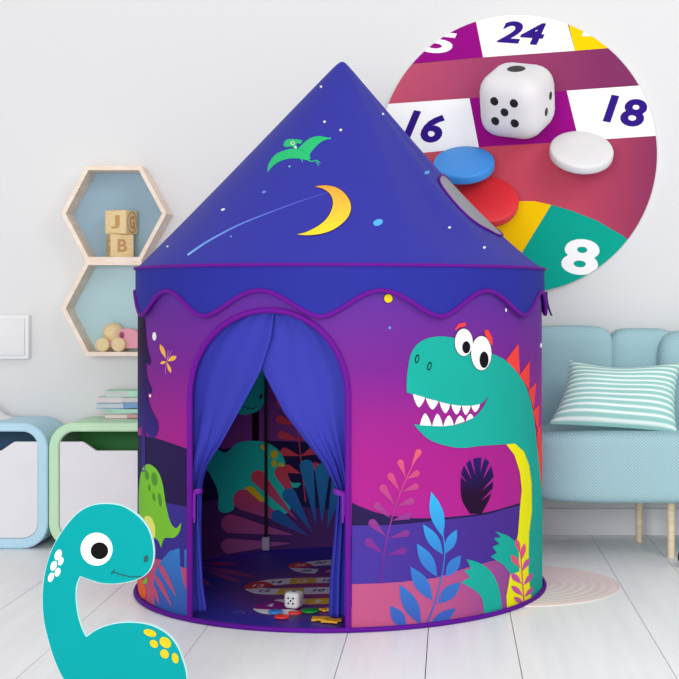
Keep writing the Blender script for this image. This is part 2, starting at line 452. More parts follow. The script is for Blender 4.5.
for a in ([(138, 338), (114, 279), 8], [(140, 345), (177, 325), 9], [(140, 345), (114, 352), 6], [(139, 345), (156, 389), 6]):
    pr.poly(L1(leaf(*a[0], *a[1], a[2], .6)), ORG, 2)
for a in ([(141, 340), (145, 303)], [(142, 340), (158, 305)], [(138, 350), (134, 390)]):
    pr.poly(L1(stroke([a[0], ((a[0][0]+a[1][0])/2, (a[0][1]+a[1][1])/2), a[1]], 1.8)), LILAC, 2)
pr.poly(L1(ell(92, 250, 7.5, 16)), WHT, 1); pr.poly(L1(ell(79, 474, 4, 6)), WHT, 6)
pr.poly(spl(L2([(40, 275), (37, 180), (44, 100), (58, 66), (80, 57), (110, 80), (131, 130), (146, 220), (163, 285), (185, 312), (207, 289), (200, 325), (178, 350), (141, 352), (126, 390), (108, 355), (60, 345)]), corners=(10, 14)), GRN, 4)
for a in ((70, 101, 8, 19), (100, 116, 12, 27), (80, 151, 5, 14), (98, 188, 6, 17), (122, 199, 7, 28)): pr.poly(L2(ell(*a, rot=-8)), GRN2, 5)
pr.poly(spl(L2([(60, 275), (72, 263), (90, 272), (103, 305), (101, 349), (80, 335)]), corners=(3,)), fab((250, 246, 120)), 5)
pr.poly(L2([(96, 545), (104, 480), (128, 440), (160, 404), (200, 391), (203, 470), (210, 470), (228, 500), (228, 664), (160, 648), (100, 622)]), g_blue, 4)
pr.poly(L2([(205, 470), (228, 474), (228, 560), (216, 530)]), g_pinkL, 5)
for a in ([(118, 452), (190, 590), 10], [(104, 500), (172, 628), 9], [(96, 545), (120, 620), 8]):
    pr.poly(L2(leaf(*a[0], *a[1], a[2], .3)), g_pinkL, 5)
pr.poly(L2([(220, 398), (228, 398), (228, 474), (220, 472)]), g_blue, 5)
pr.poly(spl(L2([(42, 505), (58, 540), (66, 570), (60, 592), (44, 585), (36, 550)])), fab((255, 110, 50)), 4)
pr.poly(L2([(52, 530), (70, 505), (72, 530), (60, 535)]), GRN, 5)
TEALI = fab((40, 226, 206))  # brighter copy of the teal, lightened to make up for the dim interior
# inside face of the far wall
pi_ = Printer(wall, wall_r, wall_mats, far=True)
C_ = lambda pts: zc(190, 370, 4.244, pts)
pi_.poly(C_([(0, -250), (679, -250), (679, 345), (0, 345)]), ramp('inner_sky_print', [(.3, (150, 74, 160)), (.8, (110, 70, 165))], trans=.22), .5)
pi_.poly(C_([(0, 320), (150, 335), (330, 300), (480, 305), (679, 330), (679, 600), (0, 600)]), fab((38, 32, 84)), 1)
pi_.poly(C_([(0, 572), (100, 552), (300, 560), (679, 600), (679, 800), (560, 800), (300, 800), (150, 840), (0, 880)]), fab((88, 50, 122)), 2)
pi_.poly(C_([(263, 150), (292, 150), (292, 320), (263, 320)]), fab((30, 18, 30)), 2)
pi_.poly(spl(C_([(300, -60), (318, 20), (320, 90), (312, 140), (290, 172), (260, 185), (218, 190), (175, 160), (170, 60), (220, -40)])), TEALI, 3)
pi_.poly(C_(ell(300, 112, 5, 13, 15)), BLK, 4)
pi_.poly(C_(stroke(spl([(195, 140), (230, 158), (262, 163), (283, 158)], False), 3)), BLK, 4)
pi_.poly(spl(C_([(60, 300), (110, 330), (150, 350), (200, 310), (260, 300), (320, 307), (370, 335), (400, 380), (408, 430), (430, 475), (470, 480), (452, 500), (425, 506), (420, 600), (330, 610), (250, 520), (192, 540), (184, 590), (150, 606), (121, 592), (120, 540), (112, 500), (88, 450), (60, 400)])), TEALI, 3)
for a in ((312, 327, 12, 12), (357, 357, 15, 18), (357, 395, 11, 16), (385, 402, 10, 10), (330, 368, 5, 5)): pi_.poly(C_(ell(*a)), fab((245, 215, 40)), 4)
pi_.poly(C_([(230, 500), (250, 492), (270, 497), (318, 552), (300, 560)]), fab((245, 215, 40)), 5)
g_ip = ramp('inner_coral_petals', [(.0, (175, 96, 170)), (.12, (190, 86, 150)), (.26, (240, 80, 100))], trans=.22)
g_ib = ramp('inner_blue_petals', [(.0, (84, 56, 150)), (.12, (40, 110, 190)), (.34, (50, 160, 220))], trans=.22)
for a in ((455, 640, 268, 432, 30), (470, 600, 372, 412, 27), (450, 665, 186, 530, 44), (440, 700, 132, 645, 40), (430, 735, 130, 748, 32)): pi_.poly(C_(petal(*a)), g_ip, 4)
for a in ((535, 660, 490, 380, 30), (560, 660, 562, 395, 32), (520, 690, 405, 505, 30), (510, 710, 348, 605, 26), (580, 680, 640, 440, 32)): pi_.poly(C_(petal(*a)), g_ib, 5)
pi_.poly(C_(stroke([(440, 100), (460, 280), (475, 420), (490, 560)], 5)), g_ip, 4)
for bx, by, tx, ty in ((452, 190, 366, 130), (458, 235, 364, 205), (463, 298, 372, 270), (468, 365, 384, 342), (472, 440, 396, 412), (468, 365, 540, 335), (463, 298, 520, 262), (475, 430, 550, 402)): pi_.poly(C_(petal(bx, by, tx, ty, 18)), g_ip, 4)
build('wall', wall, wall_mats, tent, ang=30)

# ---- roof
m_roof = flat((52, 53, 163), .55, .18, .12, nb=0, nm='indigo_roof_cloth')
roof = Mesh(); roof.keep = True; roof_mats = [m_roof]
def roof_fn(u, v):
    th = -PI+2*PI*u
    hh = ZA-ZE+.011
    zt = ZE+hh*(1-EPS)
    q = (1-v); z = ZE+hh*(1-math.sqrt(q*q+EPS*EPS)) + hh*(math.sqrt(1+EPS*EPS)-1)*0
    z = max(z, ZE+1e-5)
    return surf_pos(roof_r, th, min(z, zt-1e-6))
roof.grid(roof_fn, 160, 60, 0, wrap=True)
rp = Printer(roof, roof_r, roof_mats, cone=True)
R1 = lambda pts: zc(240, 130, 5.223, pts)
gm = ramp('moon_print', [(1.02, (255, 232, 60)), (1.08, (255, 205, 70)), (1.15, (255, 172, 72))], trans=.22)
rp.poly(spl(R1([(290, 547), (350, 530), (420, 490), (465, 440), (482, 380), (465, 335), (430, 310), (382, 296), (440, 288), (500, 297), (550, 330), (580, 380), (580, 430), (550, 480), (490, 525), (420, 548), (350, 555)]), corners=(0, 7)), fab((60, 30, 80)), 2)
rp.poly(spl(R1([(296, 547), (350, 533), (422, 493), (468, 442), (486, 380), (469, 334), (432, 308), (390, 297), (440, 291), (498, 300), (546, 332), (576, 381), (576, 429), (547, 477), (488, 521), (420, 544), (350, 551)]), corners=(0, 7)), gm, 3)
PTG = fab((52, 208, 128))
rp.poly(spl(R1([(143, 222), (150, 180), (185, 130), (240, 105), (278, 98), (300, 100), (322, 80), (360, 48), (410, 33), (475, 45), (430, 60), (390, 95), (365, 130), (368, 150), (345, 158), (310, 150), (250, 152), (190, 175)]), corners=(0, 9)), PTG, 2)
rp.poly(spl(R1([(228, 78), (240, 55), (270, 48), (322, 55), (318, 72), (295, 72), (300, 95), (285, 100), (272, 88), (240, 90)])), PTG, 2)
rp.poly(R1(stroke(spl([(345, 152), (375, 165), (400, 160), (420, 175)], False), 7, 4)), PTG, 2)
rp.poly(R1(stroke([(400, 165), (412, 190)], 7, 3)), PTG, 2); rp.poly(R1(stroke([(320, 150), (328, 170)], 6, 3)), PTG, 2)
rp.poly(R1(ell(276, 70, 11, 10)), fab((230, 250, 220)), 3); rp.poly(R1(ell(277, 70, 4.5, 5)), fab((20, 120, 90)), 4)
rp.poly(R1(leaf(285, 84, 297, 100, 4)), WHT, 3)
for i in range(5): rp.poly(R1(ell(308+i*9, 100+i*4+(i == 4)*4, 2.5, 2)), fab((20, 150, 100)), 3)
gs = ramp('shooting_star_print', [(-.45, (150, 240, 240)), (-.33, (130, 175, 250)), (-.15, (100, 115, 225)), (.08, (62, 62, 172))], axis='X', trans=.22)
R2 = lambda pts: zc(130, 60, 3.086, pts)
rp.poly(R2(stroke(spl([(178, 602), (240, 560), (330, 512), (420, 475), (520, 438), (600, 412), (679, 388), (740, 372)], False), 6.5, 1.2)), gs, 1)
LB = fab((96, 190, 255))
for x, y, rx, ry, m in ((321, 86.7, 1.2, 1.2, WHT), (324.5, 121.8, 1.4, 1.2, WHT), (340.7, 130, 1.4, 1.2, WHT), (289.5, 166.5, 1.2, .8, fab((120, 220, 220))), (264, 192, 2.2, 1.2, fab((120, 150, 250))), (223, 209.6, 2.2, 1.1, WHT), (231, 236.5, 1, .8, fab((110, 190, 230))), (167.5, 246.5, 1.2, .9, WHT),
                   (383, 114, 1.2, 1.2, WHT), (378, 222.5, 5, 3.2, LB), (427, 172.5, 2.8, 1.7, LB), (449.5, 227.5, 1.4, 1.1, WHT), (484.3, 247.5, 1.5, 1.3, WHT), (330, 138.5, 1, .9, fab((80, 200, 220)))):
    rp.poly(ell(x, y, rx, ry, -20, 14), m, 1)
build('roof', roof, roof_mats, tent, ang=60)

# ---- mesh window on the right side of the roof
PUR = flat((100, 14, 138), .7, .12, nm='purple_binding')
win_c = (math.radians(77), 1.104)
def win_pt(a, k=1.0):
    th = win_c[0]+math.radians(20)*k*math.cos(a)*1.0
    z = win_c[1]+.088*k*math.sin(a)
    return th, z
wn = Mesh(); wn.keep = True
uv = [win_pt(2*PI*k/40) for k in range(40)]
uv = [(u-(v-win_c[1])*1.0*0, v) for u, v in uv]
tri = tessellate_polygon([[Vector((u*.4, v, 0)) for u, v in uv]])
wrap_add(wn, uv, tri, 0, lambda u, v: surf_pos(roof_r, u, v, .003, True), math.radians(2.5), .02)
mm, nt, b, tr = base_mat('grey_mesh_net', .8, .1)
tc = nt.nodes.new('ShaderNodeTexCoord'); vo = nt.nodes.new('ShaderNodeTexVoronoi'); vo.inputs['Scale'].default_value = 260; vo.inputs['Randomness'].default_value = .2
nt.links.new(tc.outputs['Object'], vo.inputs['Vector'])
cr = nt.nodes.new('ShaderNodeValToRGB'); cr.color_ramp.elements[0].color = lin((90, 90, 98)); cr.color_ramp.elements[1].color = lin((160, 160, 168)); cr.color_ramp.elements[1].position = .6
nt.links.new(vo.outputs[0], cr.inputs[0]); set_col(nt, b, tr, cr.outputs[0])
wo = build('mesh_window', wn, mm, tent, ang=60)
wb = Mesh(); wb.tube([surf_pos(roof_r, *win_pt(2*PI*k/60), .003, True) for k in range(60)], [.0032]*60, closed=True, n=6)
build('window_binding', wb, PUR, wo)

# ---- valance, scalloped
m_val = flat((42, 47, 150), .7, .1, .1, nm='indigo_valance_cloth')
VK = [(hit(lambda t, z: RE, x, y)[0], p) for x, y, p in ((167.7, 291, 0), (205, 317, .5), (259.6, 291, 1), (321, 317, 1.5), (381, 291, 2), (440, 317, 2.5), (486, 291, 3), (523, 316, 3.5))]
def val_ph(th):
    if th < VK[0][0]: return VK[0][1]+(th-VK[0][0])/math.radians(31)
    if th > VK[-1][0]: return VK[-1][1]+(th-VK[-1][0])/math.radians(31)
    for (a, p), (b_, q) in zip(VK, VK[1:]):
        if th <= b_: return p+(q-p)*(th-a)/(b_-a)
def val_z(th):
    return .792+.066*(.5+.5*math.cos(2*PI*val_ph(th)))**.85
def val_r(th, z):
    k = max(0, (ZE-z)/.13)
    return RE+.001+k*.002-.0015*math.cos(2*PI*val_ph(th))*k
va = Mesh(); va.keep = True
NV = 312
# 360/34.6 is not whole: the back seam takes up the rest
def th_of(u): return -PI*1.0+2*PI*u
va.grid(lambda u, v: surf_pos(val_r, th_of(u), ZE+(val_z(th_of(u))-ZE)*v), NV, 8)
vo_ = build('valance', va, m_val, tent, ang=60)
vt = Mesh(); vt.tube([surf_pos(val_r, th_of(k/NV), val_z(th_of(k/NV)), .001) for k in range(NV+1)], .0058, n=8)
build('scallop_binding', vt, PUR, vo_)
et = Mesh(); et.tube([(CX+(RE+.003)*math.sin(a), CY-(RE+.003)*math.cos(a), ZE+.001) for a in [2*PI*k/120 for k in range(120)]], .0045, closed=True, n=8)
build('eave_binding', et, PUR, tent)
bt = Mesh(); bt.tube([(CX+(RE+.001)*math.sin(a), CY-(RE+.001)*math.cos(a), .0065) for a in [2*PI*k/120 for k in range(120)]], .0065, closed=True, n=8)
build('base_binding', bt, flat((88, 14, 138), .7, .12), tent)
# loose strap on the right of the eave and a tab on the left
for a, z0, z1, d in ((88, .858, .788, .016),):
    sm = Mesh(); t = math.radians(a)
    pts = [(CX+(RE+.006+d*k*k)*math.sin(t), CY-(RE+.006)*math.cos(t), z0+(z1-z0)*k) for k in (0, .25, .5, .75, 1)]
    sm.tube(pts, [.0045, .004, .004, .0035, .003], n=6)
    build('strap', sm, flat((52, 28, 100), .6, .3), tent)

# ---- door binding
db = Mesh()
jl = [(thL, .012+(door_uv[0][1]-.012)*k/20) for k in range(20)]; jr = [(thR, .012+(door_uv[-1][1]-.012)*k/20) for k in range(20)][::-1]
path = jl+door_uv+jr
ctr = [surf_pos(wall_r, u, v, .004) for u, v in path]
db.tube(ctr, .0078, n=8)
build('door_binding', db, PUR, tent)

# ---- floor mat with the printed track
fm = Mesh(); fm.keep = True; fmats = [None]
m_, nt, b, tr = base_mat('printed_floor_mat', .45, .4)
tc = nt.nodes.new('ShaderNodeTexCoord'); mp = nt.nodes.new('ShaderNodeMapping'); mp.inputs['Location'].default_value = (-.08, .10, 0)
nt.links.new(tc.outputs['Object'], mp.inputs[0])
ln = nt.nodes.new('ShaderNodeVectorMath'); ln.operation = 'LENGTH'; nt.links.new(mp.outputs[0], ln.inputs[0])
cr = nt.nodes.new('ShaderNodeValToRGB'); nt.links.new(ln.outputs['Value'], cr.inputs[0])
cr.color_ramp.elements[0].position = .12; cr.color_ramp.elements[0].color = lin((170, 60, 110))
cr.color_ramp.elements[1].position = .46; cr.color_ramp.elements[1].color = lin((50, 44, 168))
e = cr.color_ramp.elements.new(.33); e.color = lin((100, 50, 140))
set_col(nt, b, tr, cr.outputs[0]); fmats[0] = m_
fm.lathe([(0, .008), (.2, .008), (.4, .008), (.582, .008), (.586, .010), (.586, .004), (0, .004)], 0, 96, Matrix.Translation((CX, CY, 0)))
def floor_pt(px, py, z):
    Y = F*(H-z)/(py-VY); return Vector(((px-VX)*Y/F, Y, z))
D_ = lambda pts: zc(200, 500, 4.527, pts)
def fprint(pts, mat, layer):
    if mat not in fmats: fmats.append(mat)
    z = .008+.0006*layer
    pts = [p for p in pts]
    w = [floor_pt(x, y, z) for x, y in pts]
    fm.add(w, [list(t) for t in tessellate_polygon([[Vector((p.x, p.y, 0)) for p in w]])], fmats.index(mat))
def ftext(s, cx, cy, w, h, mat, layer=2, slant=.3):
    if mat not in fmats: fmats.append(mat)
    vs, fs = text2d(s); z = .008+.0006*layer
    fm.add([floor_pt(*D_([(cx+x*w+y*slant*w, cy-y*h)])[0], z) for x, y in vs], fs, fmats.index(mat))
fw = flat((238, 236, 245), .5); fy = flat((235, 195, 40), .5); fr = flat((222, 50, 44), .5); fp = flat((150, 20, 140), .5); fn = flat((48, 34, 120), .5); fl = flat((170, 70, 150), .5)
fprint(spl(D_([(470, 285), (530, 275), (640, 270), (640, 292), (560, 296), (500, 299)])), fw, 1)
fprint(spl(D_([(398, 296), (430, 284), (475, 283), (512, 298), (450, 307), (405, 306)])), fr, 2)
fprint(D_([(398, 303), (440, 308), (500, 310), (537, 313), (522, 333), (470, 331), (430, 322)]), fw, 1)
fprint(D_([(560, 315), (640, 312), (640, 330), (545, 330)]), fp, 1)
fprint(spl(D_([(240, 378), (300, 362), (410, 354), (600, 350), (640, 350), (640, 373), (600, 374), (420, 380), (320, 387)])), fw, 1)
fprint(D_([(412, 355), (525, 352), (527, 376), (405, 380)]), fy, 2)
fprint(spl(D_([(200, 393), (235, 374), (290, 370), (332, 386), (280, 397), (215, 402)])), fr, 2)
fprint(spl(D_([(208, 402), (270, 397), (350, 401), (640, 394), (640, 420), (450, 427), (350, 428), (260, 425), (220, 413)])), fw, 1)
fprint(D_([(362, 402), (472, 398), (466, 425), (345, 427)]), fy, 2)
fprint(D_([(330, 460), (345, 450), (400, 449), (640, 442), (640, 468), (430, 474)]), fw, 1)
fprint(D_([(480, 447), (600, 443), (600, 468), (475, 471)]), fy, 2)
fprint(spl(D_([(243, 490), (290, 466), (340, 456), (390, 470), (400, 492), (330, 495)])), fp, 2)
fprint(spl(D_([(243, 490), (330, 494), (430, 496), (420, 516), (330, 519), (270, 510)])), fw, 1)
ftext('20', 545, 283, 50, 9, fn); ftext('26', 482, 319, 50, 10, fn); ftext('25', 455, 295, 46, 9, fw, 3); ftext('27', 590, 322, 40, 9, fw, 3)
ftext('14', 350, 371, 46, 11, fn); ftext('15', 465, 367, 46, 11, fw, 3); ftext('16', 580, 363, 44, 11, fn)
ftext('13', 265, 387, 48, 12, fw, 3); ftext('12', 295, 411, 48, 12, fn); ftext('11', 408, 413, 44, 12, fw, 3); ftext('10', 540, 408, 50, 12, fn)
ftext('8', 535, 457, 26, 13, fw, 3); ftext('4', 318, 476, 28, 14, fw, 3)
for a in ((0, 288, 172, 288, 9), (0, 300, 250, 348, 12), (0, 310, 195, 374, 10), (-20, 345, 50, 388, 10)): fprint(D_(leaf(*a, fat=.6)), fl, 1)
fprint(D_(ell(75, 288, 22, 4)), fr, 2)
rg = ell(177, 512, 26, 9); fprint(D_(rg), flat((110, 110, 200), .5), 1); fprint(D_(ell(177, 512, 22, 7)), flat((56, 46, 168), .5), 2)
build('floor_mat', fm, fmats, tent, ang=30)

# ---- pole at the back
pl = Mesh(); px_, py_ = (266-VX)*4.545/F, 4.545
pl.tube([(px_, py_, .012+.9*k/6) for k in range(7)], .0052, n=10)
po = build('pole', pl, flat((14, 12, 18), .4, .4), tent)
ft = Mesh(); ft.box((px_, py_-.002, .036), (.026, .02, .044), bev=.004)
build('pole_pocket', ft, flat((170, 160, 185), .7, .2), po)

# ---- curtains
m_cur = flat((54, 58, 168), .65, .15, .12, nm='blue_curtain_cloth')
def interp(tab, y):
    if y <= tab[0][0]: return tab[0][1]
    for (a, xa), (b_, xb) in zip(tab, tab[1:]):
        if y <= b_:
            t = (y-a)/(b_-a); return xa+(xb-xa)*t
    return tab[-1][1]
def arch_y(x):
    c = max(-1, min(1, (x-ARX)/ARW)); return ARY-(ARY-ART)*max(0, math.sqrt(max(0, 1-c*c)))**.92
def arch_x(y, side):
    if y >= ARY: return ARX+side*ARW
    s = min(1, ((ARY-y)/(ARY-ART)))**(1/.92); return ARX+side*ARW*math.sqrt(max(0, 1-s*s))
inL = [(310, 276), (338, 272.5), (371, 262), (408, 242), (443, 223), (466, 207.5), (481, 200), (492, 198), (513, 199), (539, 202), (560, 203.5), (588, 205.5), (606, 208)]
inR = [(310, 276), (338, 272.5), (360, 262), (371, 263.5), (412, 284), (438, 303), (466, 324), (488, 335.5), (497, 337), (524, 335), (551, 332.5), (577, 330), (617, 328.5)]
def curtain(side, inner, ybot, deep):
    cu = Mesh(); cu.keep = True
    NR = 90; NC = 64
    pts = []
    y0 = 309.5
    for j in range(NR+1):
        y = y0+(ybot-y0)*j/NR
        xo = arch_x(y, side)+side*4.0; xi = interp(inner, y)
        xo = xo if y < ARY else ARX+side*(ARW+3)
        yy = y
        g = math.exp(-((y-493)/38)**2)          # gathered at the tie
        for i in range(NC+1):
            t = i/NC; x = xo+(xi-xo)*t
            th, z = hit(lambda a, b: RW-deep-.008, x, yy)
            lo_ = sstep(400, 485, y); fold = (math.sin(t*PI*2*3.6+.8*side+.6*math.sin(t*5))*(.0012+.0065*lo_)+math.sin(t*PI*2*1.7+y*.01+side)*(.0015+.003*lo_)+math.sin(t*PI*2*7.3)*.0022*lo_*sstep(560, 500, y))
            edge = 1
            r = RW-deep-.012*g-.006*sstep(320, 450, y)+fold*edge
            r = min(r, RW-.006)
            pts.append(Vector((CX+r*math.sin(th), CY-r*math.cos(th), z)))
    w = NC+1
    cu.add(pts, [[j*w+i, j*w+i+1, (j+1)*w+i+1, (j+1)*w+i] for j in range(NR) for i in range(NC)], 0)
    o = build('curtain', cu, m_cur, tent, ang=80, solid=.0015)
    # tie band and its hanging ends
    yt = 493; xo = ARX+side*ARW; xi = interp(inner, yt)
    ti = Mesh(); ring = []
    for k in range(28):
        a = 2*PI*k/28; x = (xo+xi)/2+(abs(xo-xi)/2+1.5)*math.cos(a)
        th, z = hit(lambda a, b: RW-deep-.010, x, yt+2*math.cos(a)*side); r = RW-deep-.010-.014*math.sin(a)
        ring.append(Vector((CX+r*math.sin(th), CY-r*math.cos(th), z)))
    for dz in (-.003, .003): ti.tube([p+Vector((0, 0, dz)) for p in ring], .0045, closed=True, n=8)
    for dx, ln_ in ((0, 30), (2.2, 24)):
        p = []
        for k in range(6):
            th, z = hit(wall_r, (xo+xi)/2-side*(-.5-dx+k*.2*(1 if dx else -.3)), yt+ln_*k/5); r = RW-.001
            p.append(Vector((CX+r*math.sin(th), CY-r*math.cos(th), z)))
        ti.tube(p, [.0035, .003, .003, .0035, .0035, .003], n=6)
    build('curtain_tie', ti, flat((118, 28, 160), .55, .3), o)
curtain(-1, inL, 611, .012)
curtain(1, inR, 616, .020)

# ============================================================ dice, tokens
def rcube(acc, s, r, T, mi=0):
    n = 10; bm = bmesh.new(); bmesh.ops.create_cube(bm, size=2)
    bmesh.ops.subdivide_edges(bm, edges=bm.edges[:], cuts=n, use_grid_fill=True)
    h = s/2; i = h-r
    for v in bm.verts:
        p = v.co*h
        # place more vertices in the rounding
        p = Vector([math.copysign(h*(1-max(0, 1-abs(c)/h)**1.6), c) for c in p])
        q = Vector([max(-i, min(i, c)) for c in p]); d = p-q
        if d.length > 1e-9: v.co = q+d.normalized()*r
        else: v.co = p
    acc.bm(bm, mi, T)
def die(loc, s, R, label, zoff=None, body=(226, 223, 225), round_=.26):
    t = thing('die', loc, label, 'die')
    c = Vector(loc)+Vector((0, 0, zoff if zoff is not None else s/2))
    T = Matrix.Translation(c) @ R.to_4x4()
    d = Mesh(); rcube(d, s, s*round_, T); build('body', d, flat(body, .45, .35), t)
    faces = {5: ((0, -1, 0), (1, 0, 0), (0, 0, 1)), 1: ((0, 0, 1), (1, 0, 0), (0, 1, 0)), 2: ((1, 0, 0), (0, 1, 0), (0, 0, 1)), 6: ((0, 0, -1), (1, 0, 0), (0, -1, 0)), 3: ((-1, 0, 0), (0, -1, 0), (0, 0, 1)), 4: ((0, 1, 0), (-1, 0, 0), (0, 0, 1))}
    pos = {1: [(0, 0)], 2: [(-.6, -.6), (.6, .6)], 3: [(-1, -1), (0, 0), (1, 1)], 4: [(-1, -1), (1, -1), (-1, 1), (1, 1)], 5: [(-1, -1), (1, -1), (-1, 1), (1, 1), (0, 0)], 6: [(-1, -1), (1, -1), (-1, 1), (1, 1), (-1, 0), (1, 0)]}
    for n in (1, 5, 2):
        nn, uu, vv = [Vector(a) for a in faces[n]]
        for a, b_ in pos[n]:
            p = Mesh(); rr = s*(.145 if n == 1 else .068)
            q = nn*(s/2-s*.004)+(uu*a+vv*b_)*s*.155
            M3 = Matrix((uu, vv, nn)).transposed().to_4x4()
            if nn.dot(uu.cross(vv)) < 0: M3 = Matrix((vv, uu, nn)).transposed().to_4x4()
            p.lathe([(0, s*.010), (rr*.7, s*.009), (rr, s*.003), (rr, -s*.01), (0, -s*.01)], 0, 20, T @ Matrix.Translation(q) @ M3)
            build('pip', p, flat((34, 30, 32), .5, .3), t)
    return t
def token(loc, r, th, R, label, col, group=None, name='game_token', rough=.4):
    k = Mesh(); e = th*.3
    e = th*.22; pr_ = [(0, 0), (r-e, 0), (r-e*.3, e*.3), (r, e), (r, th-e), (r-e*.3, th-e*.3), (r-e, th), (r*.5, th), (0, th)]
    k.lathe(pr_, 0, 48, Matrix.Translation(loc) @ R.to_4x4())
    return tag(build(name, k, flat(col, rough, .4), origin=loc, ang=50), label, 'game token', group)

ZM = .0108
rot = Matrix.Rotation
fp_ = floor_pt(293.5, 608.5, ZM)
die((fp_.x, fp_.y+.012, ZM), .044, rot(math.radians(-18), 3, 'Z'), 'small white die standing on the printed mat inside the tent door')
def ftok(px, py, r, lab, col, z=ZM, th=.005, tilt=0):
    q = floor_pt(px, py, z); return token(q, r, th, rot(math.radians(tilt), 3, 'X'), lab, col)
ftok(275.5, 612.5, .019, 'small blue token lying left of the small die on the tent mat', (60, 140, 225))
ftok(282, 617.5, .020, 'small red token nearest the tent doorway, lying on the mat', (232, 52, 46))
ftok(295, 613.5, .018, 'second small red token right in front of the small die', (232, 52, 46), z=ZM+.0055)
ftok(310, 611.5, .024, 'small green token lying right of the small die on the mat', (30, 160, 62))
def puzzle(px, py, s, rotz, lab, col=(240, 178, 50)):
    q = floor_pt(px, py, ZM); base = []
    for k in range(48):
        a = 2*PI*k/48; r = s*(1+.24*math.sin(4*a)+.12*math.sin(7*a+1))
        base.append((r*1.25*math.cos(a+rotz), r*math.sin(a+rotz)))
    m = Mesh(); n = len(base)
    tr = [list(t) for t in tessellate_polygon([[Vector((x, y, 0)) for x, y in base]])]
    vs = [Vector((x, y, 0))+q for x, y in base]+[Vector((x, y, .005))+q for x, y in base]
    m.add(vs, [t[::-1] for t in tr]+[[i+n for i in t] for t in tr]+[[i, (i+1) % n, (i+1) % n+n, i+n] for i in range(n)])
    return tag(build('puzzle_piece', m, flat(col, .5, .3), origin=q), lab, 'game piece')
puzzle(320, 619.5, .018, .4, 'small orange game piece with wavy edges near the right curtain foot')
puzzle(332, 621.5, .018, 1.6, 'small orange wavy game piece closest to the right door edge')
puzzle(326, 610.5, .012, .9, 'tiny orange game piece lying just behind the two larger orange ones')

# ============================================================ round game board on the wall
WY = 4.92
BY = 4.895; BC = (518, 154); BR = 139
bc = P(*BC, BY); br = BR*BY/F
board = Mesh(); board.keep = True
mb = ramp('board_gradient_print', [(-.5, (206, 88, 104)), (-.1, (202, 72, 92)), (.2, (194, 70, 96)), (.5, (136, 46, 90))], axis='X', rough=.5)
bmats = [mb, flat((236, 236, 236), .5, .3)]
Tb = Matrix.Translation((bc.x, WY-.002, bc.z)) @ rot(PI/2, 4, 'X')
board.lathe([(0, 0.0), (br, 0.0), (br, WY-.002-BY)], 1, 120, Tb)
board.lathe([(br, WY-.002-BY), (0, WY-.002-BY)], 0, 120, Tb)
circ = [(BC[0]+BR*math.cos(2*PI*k/120), BC[1]+BR*math.sin(2*PI*k/120)) for k in range(120)]
def clip(poly, cl):
    out = poly
    for i in range(len(cl)):
        a, b_ = cl[i], cl[(i+1) % len(cl)]; inp = out; out = []
        ins = lambda p: (b_[0]-a[0])*(p[1]-a[1])-(b_[1]-a[1])*(p[0]-a[0]) >= 0
        for j in range(len(inp)):
            p, q = inp[j-1], inp[j]
            if ins(p) != ins(q):
                x1, y1, x2, y2 = p[0], p[1], q[0], q[1]
                d = (b_[0]-a[0])*(y2-y1)-(b_[1]-a[1])*(x2-x1)
                t = -((b_[0]-a[0])*(y1-a[1])-(b_[1]-a[1])*(x1-a[0]))/d
                out.append((x1+(x2-x1)*t, y1+(y2-y1)*t))
            if ins(q): out.append(q)
        if not out: break
    return out
ZB = lambda pts: zc(360, 0, 2.1285, pts)
def bprint(pts, mat, layer, convex=True):
    if mat not in bmats: bmats.append(mat)
    pts = clip(ZB(pts), circ)
    if len(pts) < 3: return
    Y = BY-.0006*layer
    w = [P(x, y, Y) for x, y in pts]
    board.add(w, [list(t) for t in tessellate_polygon([[Vector((p.x, p.z, 0)) for p in w]])], bmats.index(mat))
def btext(s, cx, cy, w, h, slope, slant, mat, layer=2):
    if mat not in bmats: bmats.append(mat)
    vs, fs = text2d(s, .035)
    w_ = [( cx+x*w+y*slant*h, cy-y*h+x*w*slope) for x, y in vs]
    for f in fs:
        pl_ = clip(ZB([w_[i] for i in f]), circ)
        if len(pl_) >= 3:
            board.add([P(x, y, BY-.0006*layer) for x, y in pl_], [list(range(len(pl_)))], bmats.index(mat))
bw = flat((252, 252, 252), .5); bp_ = flat((150, 6, 130), .8, .1); bn = flat((50, 22, 130), .8, .1); by_ = flat((255, 205, 0), .8, .1); bg = flat((6, 165, 145), .8, .1)
m_up = ramp('board_upper_band_print', [(-.45, (196, 80, 108)), (-.1, (160, 62, 104)), (.3, (128, 44, 96))], axis='X', rough=.5)
bprint([(20, 142), (262, 122), (457, 108), (680, 92), (680, 176), (440, 193), (233, 209), (20, 224)], m_up, 1)
bprint([(40, 142), (262, 122), (240, 20), (40, 20)], bp_, 1)
bprint([(262, 122), (457, 108), (428, 0), (238, 0)], bw, 1)
bprint([(457, 108), (660, 92), (640, -20), (428, -20)], by_, 1)
bprint([(20, 224), (233, 209), (253, 313), (20, 337)], bw, 1)
bprint([(233, 209), (440, 193), (466, 300), (253, 313)], bp_, 1)
bprint([(440, 193), (660, 176), (690, 285), (466, 300)], bw, 1)
bprint([(250, 440), (335, 428), (372, 428), (407, 436), (345, 537), (250, 600)], by_, 1)
bprint([(407, 436), (450, 448), (505, 470), (560, 502), (640, 570), (640, 700), (250, 700), (250, 610), (345, 537)], bg, 1)
btext('24', 347, 70, 92, 46, .07, .45, bn); btext('5', 170, 91, 60, 44, .1, .5, bw)
btext('16', 141, 270, 76, 60, .20, .42, bn); btext('18', 567, 237, 82, 58, .18, .34, bn); btext('8', 470, 547, 78, 76, .1, .16, bw)
btext('1', 484, 70, 18, 14, .0, .4, bw)
